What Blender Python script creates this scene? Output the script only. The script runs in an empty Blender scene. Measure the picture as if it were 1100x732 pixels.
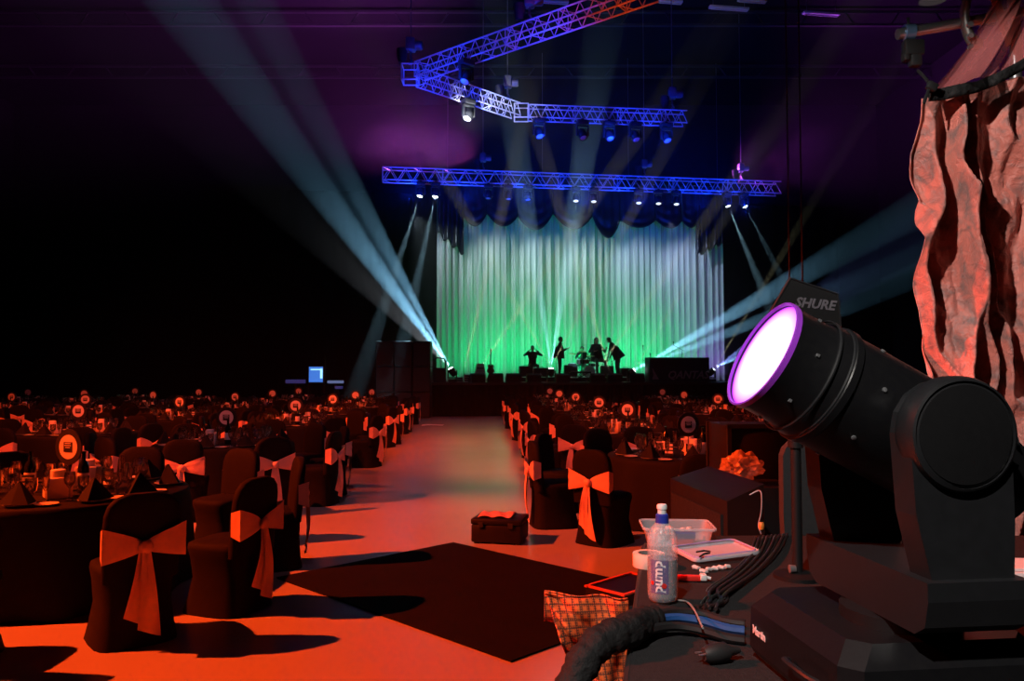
import bpy, bmesh, math, random
from mathutils import Vector, Matrix, Euler, Quaternion
SC = bpy.context.scene
COL = SC.collection
R = math.radians
rnd = random.Random(7)

# ---------------------------------------------------------------- camera
F_PX, CX, CY, EYE, HOR = 830.0, 550.0, 366.0, 1.65, 404.0
PITCH = math.atan((HOR - CY) / F_PX)
cam_d = bpy.data.cameras.new('camera')
cam = bpy.data.objects.new('camera', cam_d); COL.objects.link(cam)
cam_d.sensor_fit = 'HORIZONTAL'; cam_d.sensor_width = 36.0; cam_d.lens = F_PX / 1100.0 * 36.0
cam_d.clip_start = 0.05; cam_d.clip_end = 300
cam.location = (0, 0, EYE); cam.rotation_euler = (R(90) + PITCH, 0, 0)
SC.camera = cam

# ---------------------------------------------------------------- view, world
vs = SC.view_settings
vs.view_transform = 'Standard'; vs.look = 'None'; vs.gamma = 1.0; vs.use_curve_mapping = False
vs.exposure = 0.0
W = bpy.data.worlds.new('world'); SC.world = W; W.use_nodes = True
W.node_tree.nodes['Background'].inputs[0].default_value = (0.010, 0.006, 0.012, 1)
W.node_tree.nodes['Background'].inputs[1].default_value = 0.25
try:
    SC.cycles.volume_bounces = 0
    SC.cycles.max_bounces = 5; SC.cycles.diffuse_bounces = 2; SC.cycles.glossy_bounces = 3
    SC.cycles.transmission_bounces = 5; SC.cycles.transparent_max_bounces = 10
    SC.cycles.use_denoising = True
    SC.cycles.sample_clamp_indirect = 3.0
    SC.cycles.sample_clamp_direct = 0.0
except Exception:
    pass

# ---------------------------------------------------------------- house lighting rig (spots hung over the hall) and an added pale fill
def spot(name, loc, target, color, power, angle, blend=0.3, radius=0.08, parent=None):
    l = bpy.data.lights.new(name, 'SPOT')
    l.color = color; l.energy = power; l.spot_size = R(angle); l.spot_blend = blend
    l.shadow_soft_size = radius
    o = bpy.data.objects.new(name, l); COL.objects.link(o)
    d = (Vector(target) - Vector(loc)).normalized()
    o.rotation_mode = 'QUATERNION'
    o.rotation_quaternion = d.to_track_quat('-Z', 'Y')
    o.location = loc
    return o
ORANGE = (1.0, 0.060, 0.006)
spot('orange_wash_side', (-11.0, 4.6, 8.5), (-2.3, 5.6, 0), ORANGE, 21000, 46, 0.5, 0.10)
spot('orange_wash_side', (-13.5, 13.0, 9.5), (-1.0, 16.0, 0), ORANGE, 5000, 56, 0.6, 0.12)
spot('orange_wash_side', (-7.0, 8.0, 10.0), (-2.2, 22.5, 0), ORANGE, 5200, 30, 0.8, 0.12)
spot('orange_wash_front', (2.0, 5.0, 10.0), (1.6, 17.5, 0.0), ORANGE, 10500, 44, 0.8, 0.12)
spot('orange_wash_front', (-5.5, 4.0, 10.0), (-7.5, 17.0, 0.0), ORANGE, 9500, 50, 0.7, 0.12)
spot('pale_fill', (-1.5, 3.0, 11.0), (-2.0, 16.0, 0.5), (1.0, 0.50, 0.72), 480, 76, 0.8, 0.12)  # added fill that lifts the tables, standing in for ambient light
WARM = (1.0, 0.93, 0.86)
spot('work_light', (-0.9, -0.6, 4.3), (1.0, 2.45, 1.0), WARM, 620, 34, 0.6, 0.06)
spot('work_light', (-2.2, 0.4, 4.6), (2.25, 3.6, 2.35), WARM, 1500, 24, 0.4, 0.06)

# ---------------------------------------------------------------- pixel rays (frame 1100 x 732)
_cp, _sp = math.cos(PITCH), math.sin(PITCH)
def ray(px, py):
    a, b = (px - CX) / F_PX, (CY - py) / F_PX
    return Vector((a, _cp - b * _sp, _sp + b * _cp))
def at_d(px, py, d):
    r = ray(px, py); return Vector((0, 0, EYE)) + r * (d / r.y)
def at_z(px, py, z=0.0):
    r = ray(px, py); return Vector((0, 0, EYE)) + r * ((z - EYE) / r.z)
YAW = R(8.0)
EX = Vector((math.cos(YAW), math.sin(YAW), 0)); EY = Vector((-math.sin(YAW), math.cos(YAW), 0))
SO = Vector((1.93, 32.0, 0.0))
def stg(u, v, z=0.0):
    return SO + EX * u + EY * v + Vector((0, 0, z))
def at_v(px, py, v):
    r = ray(px, py); c = Vector((0, 0, EYE))
    return c + r * ((v - (c - SO).dot(EY)) / r.dot(EY))
def uv_of(p):
    q = Vector(p) - SO; return q.dot(EX), q.dot(EY)

# ---------------------------------------------------------------- mesh builder
class MB:
    def __init__(s): s.v = []; s.f = []; s.m = []
    def add(s, vs, fs, m=0):
        n = len(s.v); s.v += [tuple(v) for v in vs]; s.f += [tuple(i + n for i in f) for f in fs]; s.m += [m] * len(fs); return s
    def box(s, c, d, rz=0.0, m=0, mat=None):
        h = [x / 2 for x in d]; M = mat if mat is not None else Matrix.Rotation(rz, 3, 'Z'); c = Vector(c)
        vs = [c + M @ Vector((x * h[0], y * h[1], z * h[2])) for x in (-1, 1) for y in (-1, 1) for z in (-1, 1)]
        return s.add(vs, [(0, 1, 3, 2), (4, 6, 7, 5), (0, 4, 5, 1), (2, 3, 7, 6), (0, 2, 6, 4), (1, 5, 7, 3)], m)
    def cbox(s, c, d, b, rz=0.0, m=0, mat=None):
        """box with bevelled edges"""
        bm = bmesh.new(); bmesh.ops.create_cube(bm, size=1.0)
        for v in bm.verts: v.co = Vector((v.co.x * d[0], v.co.y * d[1], v.co.z * d[2]))
        bmesh.ops.bevel(bm, geom=bm.edges[:], offset=b, segments=2, affect='EDGES', profile=0.5)
        M = mat if mat is not None else Matrix.Rotation(rz, 3, 'Z'); c = Vector(c)
        bm.verts.index_update()
        s.add([c + M @ v.co for v in bm.verts], [[v.index for v in f.verts] for f in bm.faces], m); bm.free(); return s
    def tube(s, pts, r, n=8, caps=True, m=0):
        pts = [Vector(p) for p in pts]; k = len(pts)
        rs = r if isinstance(r, (list, tuple)) else [r] * k
        vs, fs = [], []; ref = None
        for i, p in enumerate(pts):
            t = (pts[min(i + 1, k - 1)] - pts[max(i - 1, 0)])
            t = t.normalized() if t.length > 1e-9 else Vector((0, 0, 1))
            if ref is None:
                ref = Vector((0, 0, 1)) if abs(t.z) < 0.9 else Vector((1, 0, 0))
            a = (ref - t * ref.dot(t)); a = a.normalized() if a.length > 1e-6 else t.orthogonal().normalized()
            ref = a; b = t.cross(a)
            for j in range(n):
                w = 2 * math.pi * j / n
                vs.append(p + (a * math.cos(w) + b * math.sin(w)) * rs[i])
        for i in range(k - 1):
            for j in range(n):
                j2 = (j + 1) % n
                fs.append((i * n + j, i * n + j2, (i + 1) * n + j2, (i + 1) * n + j))
        if caps:
            fs.append(tuple(range(n - 1, -1, -1))); fs.append(tuple((k - 1) * n + j for j in range(n)))
        return s.add(vs, fs, m)
    def lathe(s, prof, n=16, c=(0, 0, 0), M=None, m=0):
        """prof: list of (r, z); closed ends when r == 0"""
        c = Vector(c); M = M if M is not None else Matrix.Identity(3)
        vs, fs, rings = [], [], []
        for r, z in prof:
            if r < 1e-6:
                rings.append([len(vs)]); vs.append(c + M @ Vector((0, 0, z)))
            else:
                rings.append(list(range(len(vs), len(vs) + n)))
                vs += [c + M @ Vector((r * math.cos(2 * math.pi * j / n), r * math.sin(2 * math.pi * j / n), z)) for j in range(n)]
        for a, b in zip(rings, rings[1:]):
            for j in range(n):
                j2 = (j + 1) % n
                if len(a) == 1 and len(b) == 1: break
                if len(a) == 1: fs.append((a[0], b[j2], b[j]))
                elif len(b) == 1: fs.append((a[j], a[j2], b[0]))
                else: fs.append((a[j], a[j2], b[j2], b[j]))
        return s.add(vs, fs, m)
    def grid(s, fn, nu, nv, m=0, close_u=False):
        vs = [fn(i / nu, j / nv) for j in range(nv + 1) for i in range(nu + 1)]
        fs = [(j * (nu + 1) + i, j * (nu + 1) + i + 1, (j + 1) * (nu + 1) + i + 1, (j + 1) * (nu + 1) + i) for j in range(nv) for i in range(nu)]
        return s.add(vs, fs, m)
    def prism(s, poly, h, O=(0, 0, 0), X=(1, 0, 0), Y=(0, 1, 0), Z=(0, 0, 1), m=0):
        """polygon in the X,Y plane extruded by h along Z"""
        O, X, Y, Z = Vector(O), Vector(X), Vector(Y), Vector(Z); n = len(poly)
        vs = [O + X * a + Y * b for a, b in poly] + [O + X * a + Y * b + Z * h for a, b in poly]
        fs = [tuple(range(n - 1, -1, -1)), tuple(range(n, 2 * n))] + [(i, (i + 1) % n, n + (i + 1) % n, n + i) for i in range(n)]
        return s.add(vs, fs, m)
    def mesh(s, name, smooth=False, angle=None):
        me = bpy.data.meshes.new(name); me.from_pydata(s.v, [], s.f)
        if any(s.m): me.polygons.foreach_set('material_index', s.m)
        bm = bmesh.new(); bm.from_mesh(me); bmesh.ops.recalc_face_normals(bm, faces=bm.faces[:])
        if smooth:
            lim = R(angle or 40)
            for f in bm.faces: f.smooth = True
            for e in bm.edges:
                if len(e.link_faces) == 2 and e.calc_face_angle(0) > lim: e.smooth = False
        bm.to_mesh(me); bm.free(); return me
    def build(s, name, mat, parent=None, smooth=False, angle=None):
        me = s.mesh(name, smooth, angle)
        for q in (mat if isinstance(mat, (list, tuple)) else [mat]): me.materials.append(q)
        return link(name, me, parent)
def link(name, me, parent=None):
    o = bpy.data.objects.new(name, me); COL.objects.link(o)
    if parent is not None: o.parent = parent
    return o
def solidify(o, t, offset=0.0):
    md = o.modifiers.new('thickness', 'SOLIDIFY'); md.thickness = t; md.offset = offset; return o
def empty(name, loc=(0, 0, 0), rz=0.0):
    o = bpy.data.objects.new(name, None); COL.objects.link(o); o.location = loc; o.rotation_euler = (0, 0, rz)
    o.empty_display_size = 0.1; return o
def tag(o, label, cat, group=None, kind=None):
    o['label'] = label; o['category'] = cat
    if group: o['group'] = group
    if kind: o['kind'] = kind
    return o
def struct(o):
    o['kind'] = 'structure'; return o
def thing(name, label, cat, loc=(0, 0, 0), rz=0.0, group=None):
    return tag(empty(name, loc, rz), label, cat, group)
def copy_tree(o, parent=None):
    c = o.copy(); COL.objects.link(c); c.parent = parent
    if parent is not None: c.matrix_parent_inverse = o.matrix_parent_inverse.copy()
    for ch in list(o.children): copy_tree(ch, c)
    return c
def text_mesh(body, size, name, depth=0.0, align='CENTER', shear=0.0, bold=0.0):
    cu = bpy.data.curves.new(name, 'FONT'); cu.body = body; cu.size = size; cu.align_x = align; cu.align_y = 'CENTER'
    cu.extrude = depth; cu.shear = shear; cu.offset = bold; cu.resolution_u = 2
    o = bpy.data.objects.new(name, cu); COL.objects.link(o)
    dg = bpy.context.evaluated_depsgraph_get(); dg.update()
    me = bpy.data.meshes.new_from_object(o.evaluated_get(dg)); me.name = name
    bpy.data.objects.remove(o); return me
def basis(x, y, z, loc):
    M = Matrix.Identity(4)
    for i, a in enumerate((x, y, z)):
        for j in range(3): M[j][i] = a[j]
    for j in range(3): M[j][3] = loc[j]
    return M

# ---------------------------------------------------------------- materials
MATS = {}
def mat(name, col, rough=0.6, metal=0.0, spec=0.5, noise=None, bump=None, emit=None, sheen=0.0, trans=0.0, alpha=1.0, coat=0.0):
    m = bpy.data.materials.new(name); m.use_nodes = True; nt = m.node_tree
    b = nt.nodes['Principled BSDF']
    b.inputs['Base Color'].default_value = (*col, 1); b.inputs['Roughness'].default_value = rough
    b.inputs['Metallic'].default_value = metal; b.inputs['Specular IOR Level'].default_value = spec
    b.inputs['Sheen Weight'].default_value = sheen; b.inputs['Transmission Weight'].default_value = trans
    b.inputs['Alpha'].default_value = alpha; b.inputs['Coat Weight'].default_value = coat
    tc = nt.nodes.new('ShaderNodeTexCoord')
    if noise:            # (scale, amount, second colour)
        n = nt.nodes.new('ShaderNodeTexNoise'); n.inputs['Scale'].default_value = noise[0]; n.inputs['Detail'].default_value = 4
        nt.links.new(tc.outputs['Object'], n.inputs['Vector'])
        rp = nt.nodes.new('ShaderNodeValToRGB'); rp.color_ramp.elements[0].position = 0.5 - noise[1]; rp.color_ramp.elements[1].position = 0.5 + noise[1]
        rp.color_ramp.elements[0].color = (*noise[2], 1); rp.color_ramp.elements[1].color = (*col, 1)
        nt.links.new(n.outputs['Fac'], rp.inputs['Fac']); nt.links.new(rp.outputs['Color'], b.inputs['Base Color'])
    if bump:             # (scale, strength, distance)
        n = nt.nodes.new('ShaderNodeTexNoise'); n.inputs['Scale'].default_value = bump[0]; n.inputs['Detail'].default_value = 5
        nt.links.new(tc.outputs['Object'], n.inputs['Vector'])
        bp = nt.nodes.new('ShaderNodeBump'); bp.inputs['Strength'].default_value = bump[1]; bp.inputs['Distance'].default_value = bump[2]
        nt.links.new(n.outputs['Fac'], bp.inputs['Height']); nt.links.new(bp.outputs['Normal'], b.inputs['Normal'])
    if emit:
        b.inputs['Emission Color'].default_value = (*emit[0], 1); b.inputs['Emission Strength'].default_value = emit[1]
    MATS[name] = m; return m
M_floor = mat('polished_floor', (0.46, 0.43, 0.42), 0.26, noise=(0.35, 0.25, (0.36, 0.34, 0.335)), bump=(1.2, 0.05, 0.02), spec=0.45)
M_black_wall = mat('black_wall', (0.022, 0.019, 0.022), 0.95, spec=0.1, noise=(0.4, 0.3, (0.016, 0.014, 0.017)))
M_ceil = mat('dark_ceiling', (0.007, 0.007, 0.008), 0.95, spec=0.1, noise=(0.5, 0.3, (0.005, 0.005, 0.006)))
M_steel_dark = mat('dark_steel', (0.05, 0.05, 0.055), 0.6, 0.6, noise=(2, 0.3, (0.035, 0.035, 0.04)))
M_lampwhite = mat('lamp_housing', (0.6, 0.62, 0.65), 0.5, noise=(3, 0.3, (0.5, 0.52, 0.55)))
M_truss = mat('truss_aluminium', (0.55, 0.56, 0.60), 0.34, 0.3, noise=(6, 0.3, (0.45, 0.46, 0.5)))
M_alu = mat('aluminium', (0.72, 0.73, 0.76), 0.32, 0.85, noise=(6, 0.3, (0.6, 0.61, 0.64)))
M_deck = mat('black_deck', (0.012, 0.012, 0.013), 0.6, noise=(3, 0.3, (0.018, 0.018, 0.02)))
M_skirt = mat('stage_skirt', (0.005, 0.0045, 0.005), 0.9, spec=0.05, noise=(2, 0.3, (0.0035, 0.003, 0.0035)))
M_drape = mat('white_drape', (0.62, 0.62, 0.60), 0.7, noise=(1.5, 0.3, (0.56, 0.56, 0.54)), sheen=0.2)
M_swag = mat('black_satin', (0.014, 0.013, 0.018), 0.38, spec=0.7, noise=(3, 0.3, (0.010, 0.009, 0.013)), bump=(2.5, 0.5, 0.06))
M_blk = mat('black_plastic', (0.012, 0.012, 0.013), 0.42, noise=(30, 0.3, (0.016, 0.016, 0.017)))
M_blkmatt = mat('black_paint', (0.010, 0.010, 0.011), 0.7, noise=(20, 0.3, (0.014, 0.014, 0.015)), spec=0.3)

# ---------------------------------------------------------------- the hall
HX0, HX1, HY0, HY1, HZ = -30.0, 22.0, -8.0, 46.0, 18.0
b = MB().box(((HX0 + HX1) / 2, (HY0 + HY1) / 2, -0.15), (HX1 - HX0 + 0.6, HY1 - HY0 + 0.6, 0.3)); struct(b.build('floor', M_floor))
b = MB().box(((HX0 + HX1) / 2, (HY0 + HY1) / 2, HZ + 0.15), (HX1 - HX0 + 0.6, HY1 - HY0 + 0.6, 0.3)); struct(b.build('ceiling', M_ceil))
struct(MB().box((HX0 - 0.15, (HY0 + HY1) / 2, HZ / 2), (0.3, HY1 - HY0, HZ)).build('wall_left', M_black_wall))
struct(MB().box((HX1 + 0.15, (HY0 + HY1) / 2, HZ / 2), (0.3, HY1 - HY0, HZ)).build('wall_right', M_black_wall))
struct(MB().box(((HX0 + HX1) / 2, HY1 + 0.15, HZ / 2), (HX1 - HX0, 0.3, HZ)).build('wall_back', M_black_wall))
struct(MB().box(((HX0 + HX1) / 2, HY0 - 0.15, HZ / 2), (HX1 - HX0, 0.3, HZ)).build('wall_front', M_black_wall))

# ---------------------------------------------------------------- haze that hangs in the stage half of the hall
hz = bpy.data.materials.new('haze'); hz.use_nodes = True; nt = hz.node_tree; nt.nodes.clear()
out = nt.nodes.new('ShaderNodeOutputMaterial'); vsn = nt.nodes.new('ShaderNodeVolumeScatter')
HAZE = 0.0125
vsn.inputs['Color'].default_value = (1, 1, 1, 1); vsn.inputs['Anisotropy'].default_value = 0.0
tc = nt.nodes.new('ShaderNodeTexCoord'); sb = nt.nodes.new('ShaderNodeVectorMath'); sb.operation = 'SUBTRACT'; sb.inputs[1].default_value = (2.0, 36.0, 3.5)
ln = nt.nodes.new('ShaderNodeVectorMath'); ln.operation = 'LENGTH'; mr = nt.nodes.new('ShaderNodeMapRange'); mr.interpolation_type = 'SMOOTHSTEP'
mr.inputs['From Min'].default_value = 4.0; mr.inputs['From Max'].default_value = 14.0; mr.inputs['To Min'].default_value = HAZE; mr.inputs['To Max'].default_value = HAZE * 0.09
nt.links.new(tc.outputs['Object'], sb.inputs[0]); nt.links.new(sb.outputs[0], ln.inputs[0]); nt.links.new(ln.outputs['Value'], mr.inputs['Value']); nt.links.new(mr.outputs[0], vsn.inputs['Density'])
nt.links.new(vsn.outputs[0], out.inputs['Volume'])
hazeb = MB().box(((HX0 + HX1) / 2, 33.5, 9.0), (HX1 - HX0 - 0.2, 24.8, 17.9)).build('stage_haze', hz)
tag(hazeb, 'thin theatrical haze hanging in the air around the stage', 'haze', kind='stuff')

# ---------------------------------------------------------------- stage
STZ = 1.38
st = thing('stage', 'wide black stage platform with skirted front below the lit drape', 'stage', SO, YAW)
def loc_stage(mb):   # helper: parts of things placed in stage axes
    return mb
U0, U1 = -6.6, 9.4
b = MB().box(((U0 + U1) / 2, 4.0, STZ - 0.05), (U1 - U0, 8.0, 0.10)); b.build('deck', M_deck, st)
for k in range(8):
    ua = U0 + (U1 - U0) * k / 8; ub = U0 + (U1 - U0) * (k + 1) / 8
    def fn(i, j, ua=ua, ub=ub):
        u = ua + (ub - ua) * i
        return (u, 0.03 + 0.035 * math.sin(u * 22), 0.01 + (STZ - 0.11) * j)
    solidify(MB().grid(fn, 40, 1).build('skirt_panel', M_skirt, st, True), 0.01)
for u in (U0 + 0.1, U1 - 0.1):
    b = MB().box((u, 4.0, (STZ - 0.1) / 2), (0.1, 7.8, STZ - 0.12)); b.build('side_panel', M_skirt, st)

# white drape behind the band: pleated panels
DV = 7.0
dl, dr = at_v(470, 300, DV), at_v(776, 300, DV)
du0, du1 = uv_of(dl)[0], uv_of(dr)[0]
DTOP = at_v(620, 196, DV).z
dp = thing('stage_drape', 'tall white pleated stage drape lit green behind the band', 'drape', SO, YAW)
NP = 9
for k in range(NP):
    ua = du0 + (du1 - du0) * k / NP - 0.03; ub = du0 + (du1 - du0) * (k + 1) / NP + 0.03
    ph = rnd.uniform(0, 6)
    def fn(i, j, ua=ua, ub=ub, ph=ph, k=k):
        u = ua + (ub - ua) * i
        a = 0.10 + 0.05 * math.sin(u * 1.7 + ph)
        w = math.sin(u * 17.0 + 1.3 * math.sin(u * 3.1)) + 0.35 * math.sin(u * 41 + 2 * j)
        return (u, DV + a * w * (0.75 + 0.25 * (1 - j)) + 0.03 * (k % 2), STZ + 0.02 + (DTOP - STZ) * j)
    MB().grid(fn, 80, 6).build('drape_panel', M_drape, dp, True, 180)
# black backing cloth behind everything
bk = thing('black_backcloth', 'black masking cloth hanging behind the white stage drape', 'drape', SO, YAW)
for k in range(6):
    ua = -12.5 + k * 5.0; ub = ua + 4.98
    def fn(i, j, ua=ua, ub=ub):
        u = ua + (ub - ua) * i
        return (u, 8.3 + 0.12 * math.sin(u * 5.0), 0.02 + 11.0 * j)
    MB().grid(fn, 60, 2).build('cloth_panel', M_skirt, bk, True, 180)
# ---------------------------------------------------------------- trusses
def brace_mesh(length, r, name='brace'):
    return MB().tube([(0, 0, 0), (0, 0, length)], r, 5, False).mesh(name, True)
def put_bar(me, a, c, parent, name):
    """link a unit-length bar mesh between two local points"""
    a, c = Vector(a), Vector(c); o = link(name, me, parent); d = c - a
    o.rotation_mode = 'QUATERNION'; o.rotation_quaternion = d.to_track_quat('Z', 'Y'); o.location = a
    o.scale = (1, 1, d.length); return o
def truss(name, label, a, c, size, bays, group=None, rc=0.026, rb=0.014, trim=(0, 0)):
    a, c = Vector(a), Vector(c); d = (c - a).normalized(); a = a + d * trim[0]; c = c - d * trim[1]; d = c - a; L = d.length
    root = thing(name, label, 'truss', a, math.atan2(d.y, d.x), group)
    chord = MB().tube([(0, 0, 0), (0, 0, 1)], rc, 8).mesh('chord', True); chord.materials.append(M_truss)
    br = MB().tube([(0, 0, 0), (0, 0, 1)], rb, 5, False).mesh('brace', True); br.materials.append(M_truss)
    h = size / 2
    for y in (-h, h):
        for z in (-h, h): put_bar(chord, (0, y, z), (L, y, z), root, 'chord')
    s = L / bays
    for k in range(bays):
        x0, x1 = k * s, (k + 1) * s; xm = (x0 + x1) / 2
        for y in (-h, h):
            put_bar(br, (x0, y, -h), (xm, y, h), root, 'brace'); put_bar(br, (xm, y, h), (x1, y, -h), root, 'brace')
        if k % 2 == 0:
            put_bar(br, (x0, -h, h), (xm, h, h), root, 'brace'); put_bar(br, (x0, -h, -h), (xm, h, -h), root, 'brace')
        if k % 4 == 0:
            for y in (-h, h): put_bar(br, (x0, y, -h), (x0, y, h), root, 'upright')
            for z in (-h, h): put_bar(br, (x0, -h, z), (x0, h, z), root, 'cross_bar')
    return root
TV = 0.6
ta, tb = at_v(411, 191.5, TV), at_v(836, 199.5, TV)
TZ = (ta.z + tb.z) / 2; ta.z = tb.z = TZ
truss('box_truss', 'long horizontal box truss across the top of the stage drape', ta, tb, 0.52, 28, rc=0.03, rb=0.017)
TZ2 = TZ + 0.1
q = [at_z(703, -12, TZ2), at_z(441, 80, TZ2), at_z(560, 121, TZ2), at_z(736, 127.5, TZ2)]
truss('box_truss', 'truss run slanting up to the top edge of the picture', q[1], q[0], 0.40, 18, 'flown truss ring', 0.022, 0.012, (0.36, 0))
truss('box_truss', 'brightly lit short truss run slanting down left of centre', q[1], q[2], 0.40, 12, 'flown truss ring', 0.022, 0.012, (0.36, 0.24))
truss('box_truss', 'short level truss run above the long stage truss', q[2], q[3], 0.40, 14, 'flown truss ring', 0.022, 0.012, (0.24, 0))
# corner blocks of the flown ring
for p, lab in ((q[1], 'square corner block at the left tip of the flown truss'), (q[2], 'square corner block joining the two lower flown truss runs')):
    cb = thing('truss_corner', lab, 'truss corner', p)
    for sx in (-0.22, 0.22):
        for sy in (-0.22, 0.22): MB().tube([(sx, sy, -0.22), (sx, sy, 0.22)], 0.022, 6).build('post', M_truss, cb, True)
    for z in (-0.22, 0.22):
        MB().tube([(-0.22, -0.22, z), (0.22, -0.22, z), (0.22, 0.22, z), (-0.22, 0.22, z), (-0.22, -0.22, z)], 0.02, 6).build('frame', M_truss, cb, True)

# chain hoists holding the trusses
M_hoist = mat('hoist_body', (0.10, 0.10, 0.12), 0.5, 0.3, noise=(8, 0.3, (0.07, 0.07, 0.09)))
M_chain = mat('chain_steel', (0.25, 0.25, 0.27), 0.4, 0.8, noise=(20, 0.3, (0.2, 0.2, 0.22)))
def hoist(p, label, along=(1, 0, 0), hw=0.2):
    nn = Vector((-along[1], along[0], 0)).normalized() * hw
    h = thing('chain_hoist', label, 'hoist', p, 0, 'chain hoists above the trusses')
    MB().cbox((0, 0, 0.62), (0.26, 0.34, 0.36), 0.05).build('motor_body', M_hoist, h, True)
    MB().lathe([(0, -0.2), (0.11, -0.2), (0.13, -0.12), (0.13, 0.12), (0.10, 0.16), (0, 0.16)], 12, (0.18, 0, 0.60), Matrix.Rotation(R(90), 3, 'Y')).build('gear_cover', M_hoist, h, True)
    MB().tube([(0, 0, 0.46), (0, 0, 0.25), (0.05, 0, 0.16), (0.02, 0, 0.06), (-0.05, 0, 0.08)], 0.03, 6).build('hook', M_chain, h, True)
    MB().tube([(-nn.x, -nn.y, 0.022), (-nn.x * 0.5, -nn.y * 0.5, 0.10), (0, 0, 0.17), (nn.x * 0.5, nn.y * 0.5, 0.10), (nn.x, nn.y, 0.022)], 0.02, 6).build('sling', M_hoist, h, True)
    MB().tube([(0, 0, 0.78), (0, 0, HZ - p[2])], 0.014, 5).build('chain', M_chain, h, True)
    MB().lathe([(0, 0.1), (0.10, 0.12), (0.14, 0.30), (0.15, 0.5), (0.0, 0.5)], 10, (-0.24, 0, 0.0)).build('chain_bag', M_blkmatt, h, True)
hoist(q[1] + Vector((0, 0, 0.22)), 'chain hoist at the left tip of the flown truss', (1, 0, 0), 0.21)
p = q[2].lerp(q[3], 0.92); hoist(p + Vector((0, 0, 0.2)), 'chain hoist at the right end of the short level truss', q[3] - q[2])
p = q[2].lerp(q[1], 0.14); hoist(p + Vector((0, 0, 0.2)), 'chain hoist over the corner between the flown truss runs', q[2] - q[1])
p = q[1].lerp(q[0], 0.55); hoist(p + Vector((0, 0, 0.2)), 'chain hoist on the upper slanting truss run near the picture top', q[0] - q[1])
for fx, lab in ((0.645, 'chain hoist over the middle of the long stage truss'), (0.90, 'chain hoist over the right end of the long stage truss'), (0.24, 'chain hoist over the left part of the long stage truss')):
    p = ta.lerp(tb, fx); hoist(p + Vector((0, 0, 0.26)), lab, tb - ta, 0.26)

# ---------------------------------------------------------------- moving heads on truss and deck
M_lens_off = mat('unlit_lens', (0.5, 0.5, 0.55), 0.1, spec=0.8, noise=(10, 0.3, (0.4, 0.4, 0.45)))
def lens_mat(name, col, s): return mat(name, (0.1, 0.1, 0.1), 0.3, emit=(col, s), noise=(10, 0.3, (0.09, 0.09, 0.1)))
M_lens_w = lens_mat('lit_lens_white', (0.85, 0.95, 1.0), 14)
M_lens_d = lens_mat('dim_lens_white', (0.8, 0.9, 1.0), 1.3)
_mh_base = MB().cbox((0, 0, 0.07), (0.36, 0.30, 0.14), 0.02).mesh('base', True); _mh_base.materials.append(M_blk)
_m = MB()
_m.cbox((0, 0, 0.19), (0.40, 0.14, 0.05), 0.012)
for sx in (-1, 1): _m.cbox((sx * 0.18, 0, 0.34), (0.045, 0.13, 0.34), 0.015)
_mh_yoke = _m.mesh('yoke', True); _mh_yoke.materials.append(M_blk)
_mh_head = MB().lathe([(0, -0.20), (0.08, -0.20), (0.12, -0.14), (0.145, -0.02), (0.145, 0.08), (0.13, 0.10), (0.13, 0.17), (0.115, 0.17), (0.115, 0.15), (0, 0.15)], 16).mesh('head', True); _mh_head.materials.append(M_blk)
_mh_lens = {}
def lens_mesh(m):
    if m.name not in _mh_lens:
        me = MB().lathe([(0.113, 0.152), (0.10, 0.165), (0.05, 0.178), (0, 0.182)], 16).mesh('lens', True); me.materials.append(m); _mh_lens[m.name] = me
    return _mh_lens[m.name]
def moving_head(loc, target, label, hang, lens=None, group=None, rz=0.0):
    t = thing('moving_head_light', label, 'stage light', loc, rz, group)
    if hang: t.rotation_euler = (math.pi, 0, rz)
    link('base', _mh_base, t); link('yoke', _mh_yoke, t)
    Mi = t.matrix_basis.inverted()
    d = (Mi.to_3x3() @ (Vector(target) - Vector(loc))).normalized()
    h = link('head', _mh_head, t); h.location = (0, 0, 0.44); h.rotation_mode = 'QUATERNION'; h.rotation_quaternion = d.to_track_quat('Z', 'Y')
    link('lens', lens_mesh(lens or M_lens_off), h)
    if hang:
        MB().cbox((0, 0, -0.03), (0.10, 0.06, 0.08), 0.012).build('clamp', M_steel_dark, t, True)
    return t, t.matrix_basis @ Vector((0, 0, 0.44)) + (Vector(target) - Vector(loc)).normalized() * 0.22
def beam(src, target, col, power, angle, blend=0.25, name='beam_light'):
    return spot(name, src, target, col, power, angle, blend, 0.02)

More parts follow.
